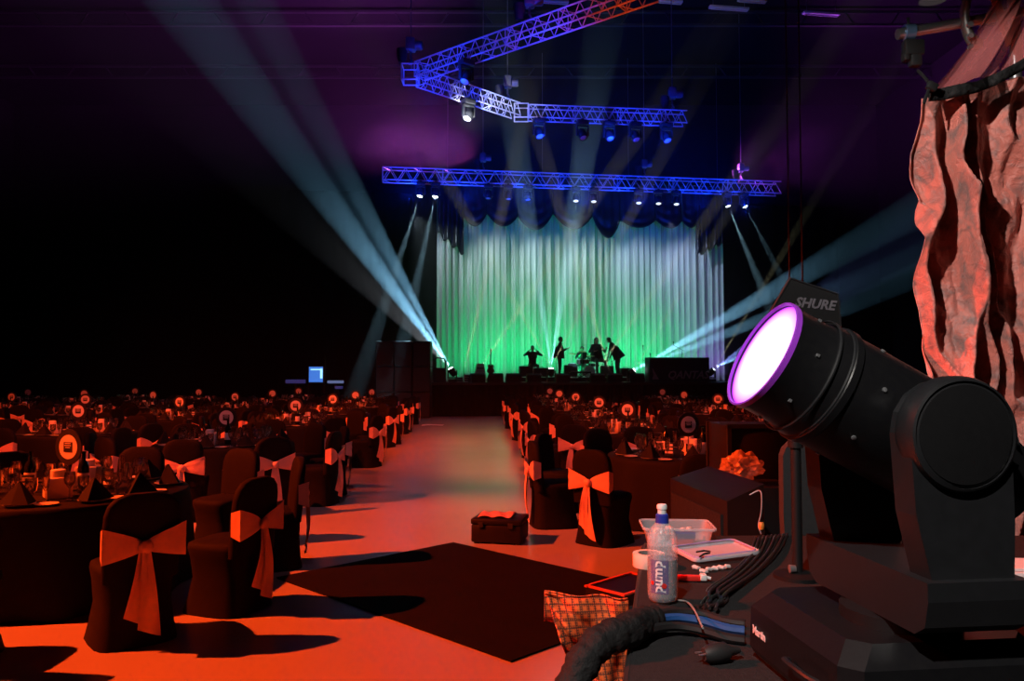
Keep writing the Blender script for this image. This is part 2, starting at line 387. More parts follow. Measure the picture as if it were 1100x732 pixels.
CYAN = (0.27, 0.66, 1.0); PALE = (0.42, 0.78, 1.0); STRAW = (1.0, 0.95, 0.55); GREEN = (0.006, 1.0, 0.30); BLUE = (0.004, 0.035, 1.0)
ub = TZ - 0.26 - 0.06
def truss_at(px, dy=0.0):
    f = 0.5
    for _ in range(12):
        p = ta.lerp(tb, f)
        v = p - Vector((0, 0, EYE)); x = CX + F_PX * v.x / (v.y * _cp + v.z * _sp)
        f += (px - x) / 425.0
    p = ta.lerp(tb, f); return Vector((p.x, p.y, ub)) - EY * 0.26
mh = [  # pixel column on the truss, lit?, aim pixel (on plane v)
    (452, 1, (422, 300), 'lit moving head at the far left end of the stage truss, beam falling left'),
    (468, 1, (446, 310), 'second lit moving head from the left end of the stage truss'),
    (524, 0, (520, 300), 'unlit moving head on the stage truss, third from the left'),
    (545, 0, (548, 300), 'unlit moving head on the stage truss, fourth from the left'),
    (566, 0, (572, 300), 'unlit moving head on the stage truss, fifth from the left'),
    (617, 2, (617, 330), 'dimly lit moving head left of the middle of the stage truss'),
    (636, 2, (637, 330), 'dimly lit moving head right beside the middle of the stage truss'),
    (684, 2, (683, 330), 'moving head on the stage truss left of a close group of three'),
    (705, 2, (704, 330), 'middle moving head of the close group of three on the truss'),
    (724, 2, (727, 330), 'right moving head of the close group of three on the truss'),
    (778, 1, (822, 318), 'lit moving head near the right end of the stage truss'),
    (796, 1, (850, 318), 'lit moving head at the far right end of the stage truss')]
for px, lit, aim, lab in mh:
    p = truss_at(px); tg = at_v(aim[0], aim[1], TV - 1.0)
    lens = {0: M_lens_off, 1: M_lens_w, 2: M_lens_d}[lit]
    if lit == 2: tg = tg - EY * 1.0
    t, s = moving_head(p, tg, lab, True, lens, 'moving heads under the stage truss', YAW)
    if lit == 1: beam(s, tg, PALE, 42000 if px != 796 else 16000, 6.0)
    if px == 617: beam(s, at_v(617, 330, TV + 2), PALE, 16000, 5.0)
# flown truss fixtures
for f, lab in ((0.10, 'unlit moving head under the left end of the short level truss'), (0.36, 'unlit moving head left of centre under the short level truss'),
               (0.52, 'unlit moving head in the middle of the short level truss'), (0.68, 'unlit moving head right of centre under the short level truss'), (0.87, 'unlit moving head under the right end of the short level truss')):
    p = q[2].lerp(q[3], f); p.z -= 0.26; p -= Vector((-(q[3] - q[2]).y, (q[3] - q[2]).x, 0)).normalized() * 0.2
    moving_head(p, p + Vector((0.2, -0.5, -1.0)), lab, True, M_lens_off, 'moving heads under the flown truss', 0.2)
for a, c, f, lab in ((q[1], q[2], 0.45, 'moving head under the brightly lit slanting truss run'), (q[1], q[0], 0.30, 'moving head under the upper flown truss near its left tip')):
    p = a.lerp(c, f); p.z -= 0.26; p += Vector(((c - a).y, -(c - a).x, 0)).normalized() * 0.2
    moving_head(p, p + Vector((-0.3, -0.4, -1.0)), lab, True, M_lens_off, 'moving heads under the flown truss', 0.6)
# blue, white and orange light on the trusses, from unseen added spots in open air
for px in (440, 500, 560, 620, 680, 740, 790):
    p = truss_at(px); s = p - EY * 1.2 + Vector((0, 0, -1.0))
    spot('truss_toner', s, p + Vector((0, 0, 0.3)), BLUE, 420, 120, 0.8, 0.05)
for a, c, fs in ((q[1], q[0], (0.25, 0.6)), (q[1], q[2], (0.2, 0.75)), (q[2], q[3], (0.2, 0.6, 0.9))):
    for f in fs:
        p = a.lerp(c, f); spot('truss_toner', p + Vector((-0.4, -0.9, -1.1)), p, BLUE, 340, 120, 0.8, 0.05)
p = q[1].lerp(q[2], 0.62); spot('truss_white', p + Vector((-0.5, -1.3, -1.4)), p, (0.85, 0.92, 1), 900, 75, 0.8, 0.05)
p = q[1].lerp(q[0], 0.8); spot('truss_orange', p + Vector((0.2, -1.6, -1.6)), p, ORANGE, 160, 100, 0.8, 0.05)

# deck lamps with beams through the haze
DECK = STZ
floor_heads = [((486, 398), 0.9, (380, 230), 'brightest moving head on the deck at the left edge of the stage'),
               ((592, 397), 2.0, (592, 300), 'lit moving head on the deck beside the standing singer'),
               ((678, 397), 2.2, (740, 368), 'lit moving head on the deck left of the big dark box'),
               ((764, 403), 1.7, (830, 340), 'lit moving head on the deck at the right edge of the stage')]
src = []
for (px, py), v, aim, lab in floor_heads:
    p = at_v(px, py, v); p.z = DECK; tg = at_v(aim[0], aim[1], v - 1.0)
    t, s = moving_head(p, tg, lab, False, M_lens_w, 'moving heads standing on the deck', YAW); src.append((s, v))
def bpx(k, px, py, dv, col, power, ang): 
    s, v = src[k]; beam(s, at_v(px, py, v + dv), col, power, ang)
# big fan at stage left
bpx(0, 352, 215, -3.0, CYAN, 300000, 8)
bpx(0, 392, 222, -3.0, CYAN, 190000, 5.2)
bpx(0, 372, 218, -2.0, CYAN, 45000, 14)
bpx(0, 318, 225, -4.0, (0.75, 0.8, 0.9), 16000, 12)
# singer lamp
bpx(1, 582, 330, -1.2, PALE, 80000, 6.5); bpx(1, 602, 330, -1.2, PALE, 95000, 7); bpx(1, 556, 330, -1.0, STRAW, 50000, 4); bpx(1, 626, 330, -1.0, STRAW, 40000, 4)
bpx(2, 728, 371, -0.6, CYAN, 260000, 7); bpx(2, 728, 379, -0.6, CYAN, 150000, 6); bpx(2, 722, 330, -1.0, STRAW, 30000, 4)
bpx(3, 802, 338, -0.5, STRAW, 50000, 3.2); bpx(3, 802, 380, -0.5, CYAN, 110000, 7.5); bpx(3, 900, 310, -2.0, (0.25, 0.35, 1.0), 46000, 14)
# straw coloured gobo beams over the drape
for a, c in (((498, 396), (517, 320)), ((513, 396), (560, 330)), ((640, 398), (690, 330)), ((655, 398), (634, 330))):
    s = at_v(a[0], a[1], 2.6); s.z = DECK + 0.45; beam(s, at_v(c[0], c[1], 1.0), STRAW, 60000, 4)
# green up-lights on the drape, standing along its foot
for k in range(8):
    u = du0 + (du1 - du0) * (k + 0.5) / 8
    s = stg(u, DV - 2.3, DECK + 0.25); w = 1.0 if 1 <= k <= 5 else 0.45
    col = GREEN if k < 7 else (0.35, 0.2, 1.0)
    spot('drape_uplight', s, stg(u, DV, DECK + 2.6), col, 330 * w, 110, 0.9, 0.08)
# cool toplight from the stage truss
for k in range(6):
    u = du0 + (du1 - du0) * (k + 0.5) / 6
    s = stg(u - 2.6, 4.4, TZ - 0.8); col = (0.62, 0.84, 0.95) if k < 4 else (0.48, 0.58, 1.0)
    spot('drape_toplight', s, stg(u, DV, 6.0), col, 420, 80, 0.9, 0.08)
# violet wash fanning out over the left half of the hall
for px in (424, 452, 480, 508):
    s = truss_at(px) + EY * 0.5 + Vector((0, 0, 0.95)); spot('violet_wash', s, at_v(px - 170, -20, -1), (0.60, 0.09, 0.74), 3000, 125, 0.9, 0.5)
for px in (790, 825):
    s = truss_at(px) + EY * 0.5 + Vector((0, 0, 0.95)); spot('violet_wash', s, at_v(px + 190, 90, -2), (0.52, 0.07, 0.78), 3800, 110, 0.9, 0.5)
for px in (909, 925, 948):
    s = at_v(px, -40, -6); spot('warm_pencil', s, at_v(px - (px - 909) * 0.6, 330, -6), (1.0, 0.62, 0.35), 2500, 2.2, 0.4, 0.02)
# ---------------------------------------------------------------- black swag valance over the drape
SV = DV - 0.55
va = thing('swag_valance', 'black satin swag valance with scalloped edge across the drape top', 'valance', SO, YAW)
ztop = at_v(620, 197, SV).z
def sp(px, py):
    p = at_v(px, py, SV); return uv_of(p)[0], p.z
def swag(x0, y0, x1, y1, sag, name='swag', fold=5):
    (ua, za), (ub, zb) = sp(x0, y0), sp(x1, y1); zs = sp((x0 + x1) / 2, (y0 + y1) / 2 + sag)[1]
    s = (za + zb) / 2 - zs; ph = rnd.uniform(0, 6)
    def fn(i, j):
        u = ua + (ub - ua) * i; c = 4 * i * (1 - i)
        zl = za + (zb - za) * i - s * c
        z = ztop + (zl - ztop) * j
        low = max(0.0, (j - 0.45) / 0.55)
        d = 0.10 * c * abs(math.sin(low * math.pi * fold * 0.5)) * (0.4 + 0.6 * low) + 0.035 * (1 - low) * math.sin(u * 15 + ph) + 0.12 * c * low
        return (u, SV - 0.05 - d, z)
    o = MB().grid(fn, 26, 26).build(name, M_swag, va, True, 180); solidify(o, 0.012)
pk = [(496, 229), (523, 230), (556, 233), (594, 230), (636, 233), (666, 237), (704, 237), (732, 238), (749, 238)]
for k in range(len(pk) - 1):
    swag(*pk[k], *pk[k + 1], (15, 13, 17, 16, 0, 9, 9, 8)[k] if k != 4 else 22, fold=(5 if k != 4 else 3))
def tail(x0, x1, yl, yr):
    (ua, _), (ub, _) = sp(x0, 230), sp(x1, 230); zl, zr = sp(x0, yl)[1], sp(x1, yr)[1]
    def fn(i, j):
        u = ua + (ub - ua) * i; zb = zl + (zr - zl) * i + 0.10 * math.sin(i * 19)
        return (u, SV - 0.16 - 0.13 * math.sin(i * 19 + 0.6 * j) - 0.10 * j * abs(math.sin(j * 12)) * (1 - i), ztop + (zb - ztop) * j)
    o = MB().grid(fn, 40, 24).build('tail', M_swag, va, True, 180); solidify(o, 0.012)
tail(470, 498, 252, 274); tail(746, 774, 276, 262)
MB().tube([(du0 - 0.2, SV, ztop + 0.03), (du1 + 0.2, SV, ztop + 0.03)], 0.035, 8).build('pipe', M_steel_dark, va, True)
for f in (0.03, 0.35, 0.65, 0.97):
    u = du0 + (du1 - du0) * f; MB().tube([(u, SV, ztop + 0.05), (u, SV, HZ)], 0.012, 5).build('cable', M_chain, va)

# ---------------------------------------------------------------- gear on the stage
M_gear = mat('gear_black', (0.007, 0.0065, 0.0075), 0.55, spec=0.3, noise=(9, 0.3, (0.010, 0.0095, 0.0105)))
M_grille = mat('speaker_grille', (0.02, 0.02, 0.022), 0.55, 0.3, bump=(120, 0.5, 0.01), noise=(40, 0.3, (0.012, 0.012, 0.013)))
M_keys = mat('white_keys', (0.75, 0.78, 0.8), 0.3, noise=(12, 0.3, (0.65, 0.68, 0.7)))
M_wood = mat('guitar_body', (0.25, 0.07, 0.03), 0.25, noise=(6, 0.3, (0.15, 0.04, 0.02)))
M_drum = mat('drum_shell', (0.05, 0.03, 0.03), 0.25, noise=(6, 0.3, (0.03, 0.02, 0.02)))
M_skinhead = mat('drum_head', (0.6, 0.6, 0.58), 0.5, noise=(5, 0.3, (0.5, 0.5, 0.48)))
M_cymbal = mat('cymbal_brass', (0.6, 0.45, 0.18), 0.3, 0.9, noise=(8, 0.3, (0.5, 0.37, 0.14)))
RZ = STZ + 0.20
rs = thing('band_riser', 'low black riser under the band in the middle of the stage', 'riser', SO, YAW)
ra, rb_ = uv_of(at_v(552, 400, 4.0))[0], uv_of(at_v(694, 400, 4.0))[0]
MB().box(((ra + rb_) / 2, 4.4, STZ + 0.18), (rb_ - ra, 2.6, 0.04)).build('riser_top', M_deck, rs)
MB().box(((ra + rb_) / 2, 4.4, STZ + 0.08), (rb_ - ra - 0.06, 2.54, 0.16)).build('riser_skirt', M_skirt, rs)

def base_at(px, v, z): 
    p = at_v(px, 404, v); return Vector((p.x, p.y, z))
def amp(px, v, z, w, h, d, label):
    t = thing('guitar_amplifier', label, 'amplifier', base_at(px, v, z), YAW, 'amplifiers among the band')
    MB().cbox((0, 0, h / 2 + 0.02), (w, d, h), 0.025).build('cabinet', M_gear, t, True)
    MB().box((0, -d / 2 - 0.004, h * 0.42), (w * 0.88, 0.012, h * 0.68)).build('grille', M_grille, t)
    MB().box((0, -d / 2 - 0.004, h * 0.88), (w * 0.88, 0.014, h * 0.12)).build('control_panel', M_steel_dark, t)
    MB().tube([(-0.12, 0, h + 0.02), (-0.08, 0, h + 0.06), (0.08, 0, h + 0.06), (0.12, 0, h + 0.02)], 0.012, 6).build('handle', M_blk, t, True)
    for sx in (-1, 1): MB().box((sx * w * 0.38, 0, 0.01), (0.05, d * 0.8, 0.02)).build('foot', M_blk, t)
def wedge(px, v, z, label, rz=0.0, w=0.6):
    t = thing('floor_monitor', label, 'speaker', base_at(px, v, z), YAW + rz, 'floor monitors along the stage edge')
    MB().prism([(-0.22, 0), (0.22, 0), (0.20, 0.14), (-0.10, 0.38), (-0.22, 0.30)], w, (-w / 2, 0, 0), (0, 1, 0), (0, 0, 1), (1, 0, 0)).build('cabinet', M_gear, t)
    n = Vector((0, 0.24, 0.30)).normalized()
    b_ = MB(); b_.prism([(-w * 0.44, -0.16), (w * 0.44, -0.16), (w * 0.44, 0.16), (-w * 0.44, 0.16)], 0.012, Vector((0, 0.05, 0.26)) + n * 0.002, (1, 0, 0), Vector((0, -0.78, 0.62)), n)
    b_.build('grille', M_grille, t)
    for sx in (-1, 1): MB().box((sx * (w / 2 + 0.004), -0.06, 0.17), (0.012, 0.12, 0.05)).build('handle', M_blk, t)
amp(565, 3.7, RZ, 0.62, 0.50, 0.34, 'black amplifier in front of the seated player with raised arms')
amp(581, 3.6, RZ, 0.66, 0.42, 0.34, 'low wide black amplifier left of the singer')
amp(613, 3.9, RZ, 0.60, 0.55, 0.34, 'black amplifier right of the standing singer')
amp(652, 3.9, RZ, 0.58, 0.52, 0.34, 'black amplifier in front of the bending musician')
amp(672, 4.6, RZ, 0.50, 0.42, 0.34, 'small black amplifier right of the bending musician')
for k, (px, rz) in enumerate(((512, .2), (532, .1), (551, 0), (573, 0), (604, 0), (641, 0), (660, -.1), (684, -.2))):
    wedge(px, 0.75, STZ, ['leftmost floor monitor on the stage edge', 'second floor monitor from the left on the stage edge', 'third floor monitor from the left on the stage edge', 'floor monitor below the seated player', 'floor monitor below the singer', 'floor monitor below the drummer', 'floor monitor below the bending musician', 'rightmost floor monitor beside the big logo box'][k], rz)
# keyboards with pale keys
for px, py, lab, kz in ((623, 404, 'keyboard with bright white keys in front of the drummer', 0.42), (610, 411, 'second low keyboard at the stage edge left of the white one', 0.14)):
    t = thing('keyboard', lab, 'keyboard', base_at(px, 1.9 if kz > 0.3 else 1.45, STZ), YAW, 'keyboards on stage')
    MB().cbox((0, 0, kz), (0.95, 0.30, 0.08), 0.015).build('case', M_gear, t, True)
    kb = MB().mesh('key')
    kme = MB().box((0, 0, 0), (0.055, 0.15, 0.025)).mesh('key'); kme.materials.append(M_keys)
    for i in range(14):
        o = link('key', kme, t); o.location = (-0.40 + i * 0.061, -0.065, kz + 0.048)
    MB().box((0, 0.10, kz + 0.045), (0.8, 0.08, 0.012)).build('control_panel', M_keys, t)
    for sx in (-0.35, 0.35):
        MB().tube([(sx, -0.13, 0.017), (-sx, 0.10, kz - 0.04)], 0.016, 6).build('stand_leg', M_blk, t)
# guitar on a stand
gp = base_at(527, 3.0, STZ); g = thing('guitar', 'electric guitar leaning upright on a stand at the left', 'guitar', gp, YAW)
def gt(w, s): return [(w[i] * s, h * s) for i, h in enumerate((0, .04, .12, .22, .30, .38, .43, .45))]
half = [(0.0, 0.0), (0.12, 0.02), (0.17, 0.09), (0.16, 0.17), (0.11, 0.23), (0.13, 0.32), (0.12, 0.40), (0.05, 0.40), (0.03, 0.34)]
poly = half + [(-x, z) for x, z in reversed(half[1:])]
MB().prism(poly, 0.045, (0, -0.02, 0.38), (1, 0, 0), (0, 0, 1), (0, 1, 0)).build('body', M_wood, g)
MB().box((0, -0.03, 0.38 + 0.62), (0.05, 0.025, 0.62)).build('neck', M_gear, g)
MB().prism([(-0.03, 0), (0.03, 0), (0.06, 0.16), (-0.02, 0.20)], 0.02, (0, -0.04, 1.30), (1, 0, 0), (0, 0, 1), (0, 1, 0)).build('headstock', M_wood, g)
s_ = thing('guitar_stand', 'small tubular stand holding the guitar', 'stand', gp, YAW)
for a in (0, 2.1, 4.2): MB().tube([(0, 0.08, 0.5), (0.24 * math.cos(a + 1.57), 0.08 + 0.24 * math.sin(a + 1.57), 0.012)], 0.011, 6).build('leg', M_blk, s_)
for sx in (-0.09, 0.09): MB().tube([(0, 0.08, 0.34), (sx, 0.06, 0.34), (sx, -0.06, 0.355), (sx, -0.06, 0.39)], 0.010, 6).build('hook', M_blk, s_)
MB().tube([(0, 0.08, 0.45), (0, 0.06, 1.22)], 0.010, 6).build('back_rest', M_blk, s_)
# mic stands
def mic(px, v, z, h, label, boom=0.0):
    t = thing('microphone_stand', label, 'microphone stand', base_at(px, v, z), YAW, 'microphone stands on stage')
    for a in (0.5, 2.6, 4.7): MB().tube([(0, 0, 0.16), (0.28 * math.cos(a), 0.28 * math.sin(a), 0.012)], 0.012, 6).build('leg', M_blk, t)
    MB().tube([(0, 0, 0.02), (0, 0, h)], 0.014, 6).build('pole', M_blk, t)
    e = Vector((boom, 0, h + abs(boom) * 0.5))
    if boom: MB().tube([(-boom * 0.3, 0, h - abs(boom) * 0.15), e], 0.010, 6).build('boom', M_blk, t)
    MB().lathe([(0, 0), (0.014, 0.0), (0.02, 0.10), (0.032, 0.12), (0.034, 0.16), (0, 0.19)], 8, e).build('microphone', M_grille, t, True)
mic(691, 3.8, RZ, 1.35, 'tall straight microphone stand left of the big logo box')
mic(693, 2.6, STZ, 1.0, 'microphone stand close in front of the tall straight one', 0.25)
mic(733, 2.2, STZ, 1.45, 'microphone stand with tilted boom behind the big logo box', -0.4)
mic(598, 3.15, RZ, 1.1, 'microphone stand in front of the standing singer', 0.2)
mic(648, 5.0, RZ, 1.0, 'microphone stand between drummer and bending musician', 0.3)
mic(658, 3.3, RZ, 0.75, 'short microphone stand under the bending musician', 0.25)
# drum kit
dk = thing('drum_kit', 'drum kit with cymbals left of the drummer on the riser', 'drum kit', base_at(626, 4.0, RZ), YAW)
def drum(c, r, h, axis, name):
    M = Matrix.Identity(3) if axis == 'z' else Matrix.Rotation(R(90), 3, 'X')
    o = MB().lathe([(0, 0), (r, 0), (r, h), (0, h)], 18, c, M).build(name, M_drum, dk, True)
    MB().lathe([(r * 1.03, h - 0.02), (r * 1.03, h + 0.015), (r * 0.97, h + 0.015)], 18, c, M).build('hoop', M_alu, o, True)
    MB().lathe([(0, h + 0.006), (r * 0.97, h + 0.006)], 18, c, M).build('drum_head', M_skinhead, o)
drum((0.25, 0.1, 0.28), 0.27, 0.40, 'y', 'bass_drum'); drum((-0.10, 0.1, 0.62), 0.16, 0.22, 'z', 'tom'); drum((0.18, 0.05, 0.64), 0.15, 0.20, 'z', 'tom')
drum((-0.45, 0.3, 0.30), 0.20, 0.36, 'z', 'floor_tom'); drum((0.55, 0.45, 0.52), 0.17, 0.14, 'z', 'snare_drum')
for x, y, z, r in ((-0.45, 0.15, 1.12, 0.22), (0.45, 0.25, 1.02, 0.20), (-0.05, -0.1, 1.22, 0.20)):
    MB().tube([(x, y, 0.02), (x, y, z + 0.03)], 0.012, 6).build('cymbal_stand', M_alu, dk)
    for a in (0.5, 2.6, 4.7): MB().tube([(x, y, 0.22), (x + 0.2 * math.cos(a), y + 0.2 * math.sin(a), 0.01)], 0.009, 5).build('stand_leg', M_alu, dk)
    MB().lathe([(0.006, 0.03), (0.05, 0.022), (0.06, 0.010), (r, -0.01), (r, -0.014), (0.0, 0.004)], 16, (x, y, z), Matrix.Rotation(R(12), 3, 'X')).build('cymbal', M_cymbal, dk, True)

# ---------------------------------------------------------------- musicians
M_skinc = mat('skin', (0.45, 0.27, 0.20), 0.5, noise=(20, 0.3, (0.40, 0.23, 0.17)))
M_cloth_d = mat('dark_clothes', (0.020, 0.018, 0.022), 0.8, noise=(15, 0.3, (0.014, 0.012, 0.016)))
M_cloth_g = mat('dark_trousers', (0.025, 0.025, 0.03), 0.8, noise=(15, 0.3, (0.018, 0.018, 0.022)))
M_hair = mat('dark_hair', (0.02, 0.014, 0.010), 0.5, noise=(40, 0.3, (0.012, 0.009, 0.006)))
def capsule(mb, a, c, r0, r1, n=10):
    a, c = Vector(a), Vector(c); d = (c - a); L = d.length
    if L < 1e-5: return
    M = d.to_track_quat('Z', 'Y').to_matrix()
    pr = [(0, -r0)] + [(r0 * math.sin(t), -r0 * math.cos(t)) for t in (0.5, 1.05)] + [(r0, 0), ((r0 + r1) / 2, L / 2), (r1, L)] + [(r1 * math.cos(t), L + r1 * math.sin(t)) for t in (0.5, 1.05)] + [(0, L + r1)]
    mb.lathe(pr, n, a, M)
def ellipsoid(mb, c, rx, ry, rz, M=None, n=12):
    M = M or Matrix.Identity(3); S = M @ Matrix.Diagonal((rx, ry, rz))
    mb.lathe([(0, -1)] + [(math.sin(math.pi * k / 8), -math.cos(math.pi * k / 8)) for k in range(1, 8)] + [(0, 1)], n, c, S)
def hand(mb, w, d, side):
    """palm with four fingers and a thumb; w wrist, d forearm direction"""
    d = Vector(d).normalized(); x = d.cross(Vector((0, 0, 1))); x = x.normalized() if x.length > 0.1 else Vector((1, 0, 0)); nrm = x.cross(d)
    M = Matrix((x, nrm, d)).transposed()
    ellipsoid(mb, Vector(w) + d * 0.05, 0.042, 0.020, 0.055, M)
    for k, (o, l) in enumerate(((-0.030, 0.065), (-0.010, 0.075), (0.011, 0.072), (0.030, 0.055))):
        b0 = Vector(w) + d * 0.09 + x * o; b1 = b0 + d * l * 0.6 + nrm * 0.012; b2 = b1 + d * l * 0.4 + nrm * 0.022
        capsule(mb, b0, b1, 0.010, 0.009, 6); capsule(mb, b1, b2, 0.009, 0.008, 6)
    t0 = Vector(w) + d * 0.03 + x * (-0.035 * side); t1 = t0 + (d * 0.6 - x * side * 0.8) * 0.045; t2 = t1 + (d * 0.9 - x * side * 0.3) * 0.03
    capsule(mb, t0, t1, 0.013, 0.011, 6); capsule(mb, t1, t2, 0.011, 0.009, 6)
def person(loc, rz, J, label, hair='short', coat=False, scale=1.08):
    """J: joints in local metres; the person faces -Y"""
    V = {k: Vector(p) for k, p in J.items()}
    mb = MB(); pel, ch, nk, hd = V['pelvis'], V['chest'], V['neck'], V['head']
    up = (nk - pel).normalized()
    capsule(mb, V['hipL'], V['hipR'], 0.115, 0.115)
    capsule(mb, pel, ch, 0.135, 0.150, 12)
    sL, sR = V['shL'], V['shR']; side = (sL - sR).normalized()
    for q_ in (0.25, 0.5, 0.75): capsule(mb, pel.lerp(ch, q_) - side * 0.05, pel.lerp(ch, q_) + side * 0.05, 0.125, 0.125)
    capsule(mb, ch - side * 0.09, ch + side * 0.09, 0.125, 0.125); capsule(mb, sL, sR, 0.075, 0.075)
    capsule(mb, ch, nk, 0.13, 0.06); capsule(mb, nk, hd, 0.056, 0.055)
    hz_ = (hd - nk).normalized(); f = V.get('look', Vector((0, -1, 0))); f = (f - hz_ * f.dot(hz_)).normalized(); hx = f.cross(hz_)
    HM = Matrix((hx, -f, hz_)).transposed(); hc = hd + hz_ * 0.06
    ellipsoid(mb, hc, 0.078, 0.098, 0.118, HM, 14); ellipsoid(mb, hc + f * 0.03 - hz_ * 0.06, 0.055, 0.06, 0.055, HM)
    capsule(mb, hc + f * 0.092 + hz_ * 0.01, hc + f * 0.112 - hz_ * 0.025, 0.010, 0.016, 6)            # nose
    for s in (-1, 1):
        ellipsoid(mb, hc + hx * 0.080 * s - hz_ * 0.005, 0.012, 0.024, 0.033, HM, 8)                     # ears
        ellipsoid(mb, hc + f * 0.088 + hx * 0.032 * s + hz_ * 0.012, 0.016, 0.010, 0.010, HM, 8)         # eyes
    ellipsoid(mb, hc + f * 0.088 - hz_ * 0.058, 0.026, 0.012, 0.010, HM, 8)                              # mouth
    for s, S in ((1, 'L'), (-1, 'R')):
        capsule(mb, V['sh' + S], V['el' + S], 0.062, 0.048); capsule(mb, V['el' + S], V['wr' + S], 0.046, 0.032)
        hand(mb, V['wr' + S], V['wr' + S] - V['el' + S], s)
        capsule(mb, V['hip' + S], V['kn' + S], 0.095, 0.062); capsule(mb, V['kn' + S], V['an' + S], 0.062, 0.042)
        a = V['an' + S]; fd = V.get('toe' + S, Vector((0, -1, 0)))
        capsule(mb, a + Vector((0, 0, -0.035)) - fd * 0.05, a + Vector((0, 0, -0.055)) + fd * 0.17, 0.045, 0.034)
    me = mb.mesh('person'); o = link('person', me)
    md = o.modifiers.new('remesh', 'REMESH'); md.mode = 'VOXEL'; md.voxel_size = 0.014; md.use_smooth_shade = True
    sm = o.modifiers.new('smooth', 'SMOOTH'); sm.factor = 0.5; sm.iterations = 3
    dg = bpy.context.evaluated_depsgraph_get(); dg.update()
    m2 = bpy.data.meshes.new_from_object(o.evaluated_get(dg)); o.modifiers.clear(); o.data = m2; m2.name = 'person'
    for m in (M_cloth_d, M_skinc, M_cloth_g): m2.materials.append(m)
    wl, wr_ = V['wrL'], V['wrR']
    for p in m2.polygons:
        c = p.center
        hand_ = min((c - wl - (wl - V['elL']).normalized() * 0.08).length, (c - wr_ - (wr_ - V['elR']).normalized() * 0.08).length) < 0.115
        if (c - nk).dot(up) > 0.03 and (c - hc).length < 0.24 and min((c - sL).length, (c - sR).length) > 0.10 or hand_: p.material_index = 1
        elif (c - pel).dot(up) < 0.02: p.material_index = 2
        p.use_smooth = True
    o.location = loc; o.rotation_euler = (0, 0, rz); o.scale = (scale,) * 3; tag(o, label, 'person')
    hb = MB()
    ellipsoid(hb, hc - f * 0.018 + hz_ * 0.022, 0.090, 0.100, 0.112, HM, 14)
    if hair == 'long': ellipsoid(hb, hc - f * 0.06 - hz_ * 0.06, 0.085, 0.06, 0.14, HM, 12)
    hb.build('hair', M_hair, o, True)
    if coat:
        cb = MB()
        def fn(i, j):
            a = -2.4 + 4.8 * i; c0 = ch.lerp(pel, j * 1.3); r = 0.185 + 0.09 * j
            back = Vector((0, 1, 0)); 
            return c0 + side * (r * 1.05 * math.sin(a)) + (up.cross(side)).normalized() * (-r * math.cos(a)) * (1 if up.cross(side).y < 0 else -1)
        solidify(cb.grid(fn, 24, 8).build('jacket', M_cloth_d, o, True), 0.012)
    return o
def J(pel, lean=(0, 0), arms=None, kn=None, an=None, look=(0, -1, 0)):
    px_, py_, pz = pel; lx, ly = lean
    d = {'pelvis': pel, 'chest': (px_ + lx * 0.7, py_ + ly * 0.7, pz + 0.36), 'neck': (px_ + lx, py_ + ly, pz + 0.55), 'head': (px_ + lx * 1.22, py_ + ly * 1.25, pz + 0.64),
         'shL': (px_ + lx * .92 + 0.17, py_ + ly * .92, pz + 0.49), 'shR': (px_ + lx * .92 - 0.17, py_ + ly * .92, pz + 0.49),
         'hipL': (px_ + 0.09, py_, pz - 0.03), 'hipR': (px_ - 0.09, py_, pz - 0.03), 'look': look}
    d.update(arms); d.update(kn); d.update(an); return d
STAND_K = {'knL': (0.11, -0.02, 0.50), 'knR': (-0.11, -0.03, 0.50)}; STAND_A = {'anL': (0.12, 0.02, 0.09), 'anR': (-0.12, 0.0, 0.09)}
SIT_K = {'knL': (0.16, -0.44, 0.50), 'knR': (-0.16, -0.44, 0.50)}; SIT_A = {'anL': (0.16, -0.42, 0.09), 'anR': (-0.16, -0.40, 0.09)}
RZ0 = RZ
person(base_at(572, 4.6, RZ0), YAW, J((0, 0, 0.56), (0, -0.03), {'elL': (0.39, -0.14, 0.96), 'elR': (-0.39, -0.14, 0.96), 'wrL': (0.17, -0.12, 1.16), 'wrR': (-0.17, -0.12, 1.16)}, SIT_K, SIT_A),
       'seated person in dark clothes with both hands raised to the head')
person(base_at(601, 3.9, RZ0), YAW + R(70), J((0, 0, 0.93), (0, -0.04), {'elL': (0.24, -0.06, 1.12), 'elR': (-0.22, -0.10, 1.14), 'wrL': (0.16, -0.30, 1.22), 'wrR': (-0.10, -0.34, 1.24)}, STAND_K, STAND_A),
       'standing singer in dark clothes, arms bent up, crossed by a pale beam', coat=True)
person(base_at(641, 5.0, RZ0), YAW + R(12), J((0, 0, 0.72), (0, 0.0), {'elL': (0.33, -0.06, 0.98), 'elR': (-0.34, -0.08, 0.98), 'wrL': (0.26, -0.30, 1.08), 'wrR': (-0.24, -0.32, 1.00)},
       {'knL': (0.18, -0.40, 0.60), 'knR': (-0.18, -0.40, 0.60)}, {'anL': (0.18, -0.40, 0.09), 'anR': (-0.18, -0.40, 0.09)}), 'long-haired person in dark clothes seated upright behind the drum kit', hair='long', coat=True, scale=1.25)
person(base_at(625, 5.5, RZ0), YAW, J((0, 0, 0.58), (0, -0.06), {'elL': (0.30, -0.10, 0.86), 'elR': (-0.30, -0.10, 0.86), 'wrL': (0.20, -0.34, 0.96), 'wrR': (-0.20, -0.34, 0.96)}, SIT_K, SIT_A),
       'person sitting low behind the cymbals beside the long-haired musician')
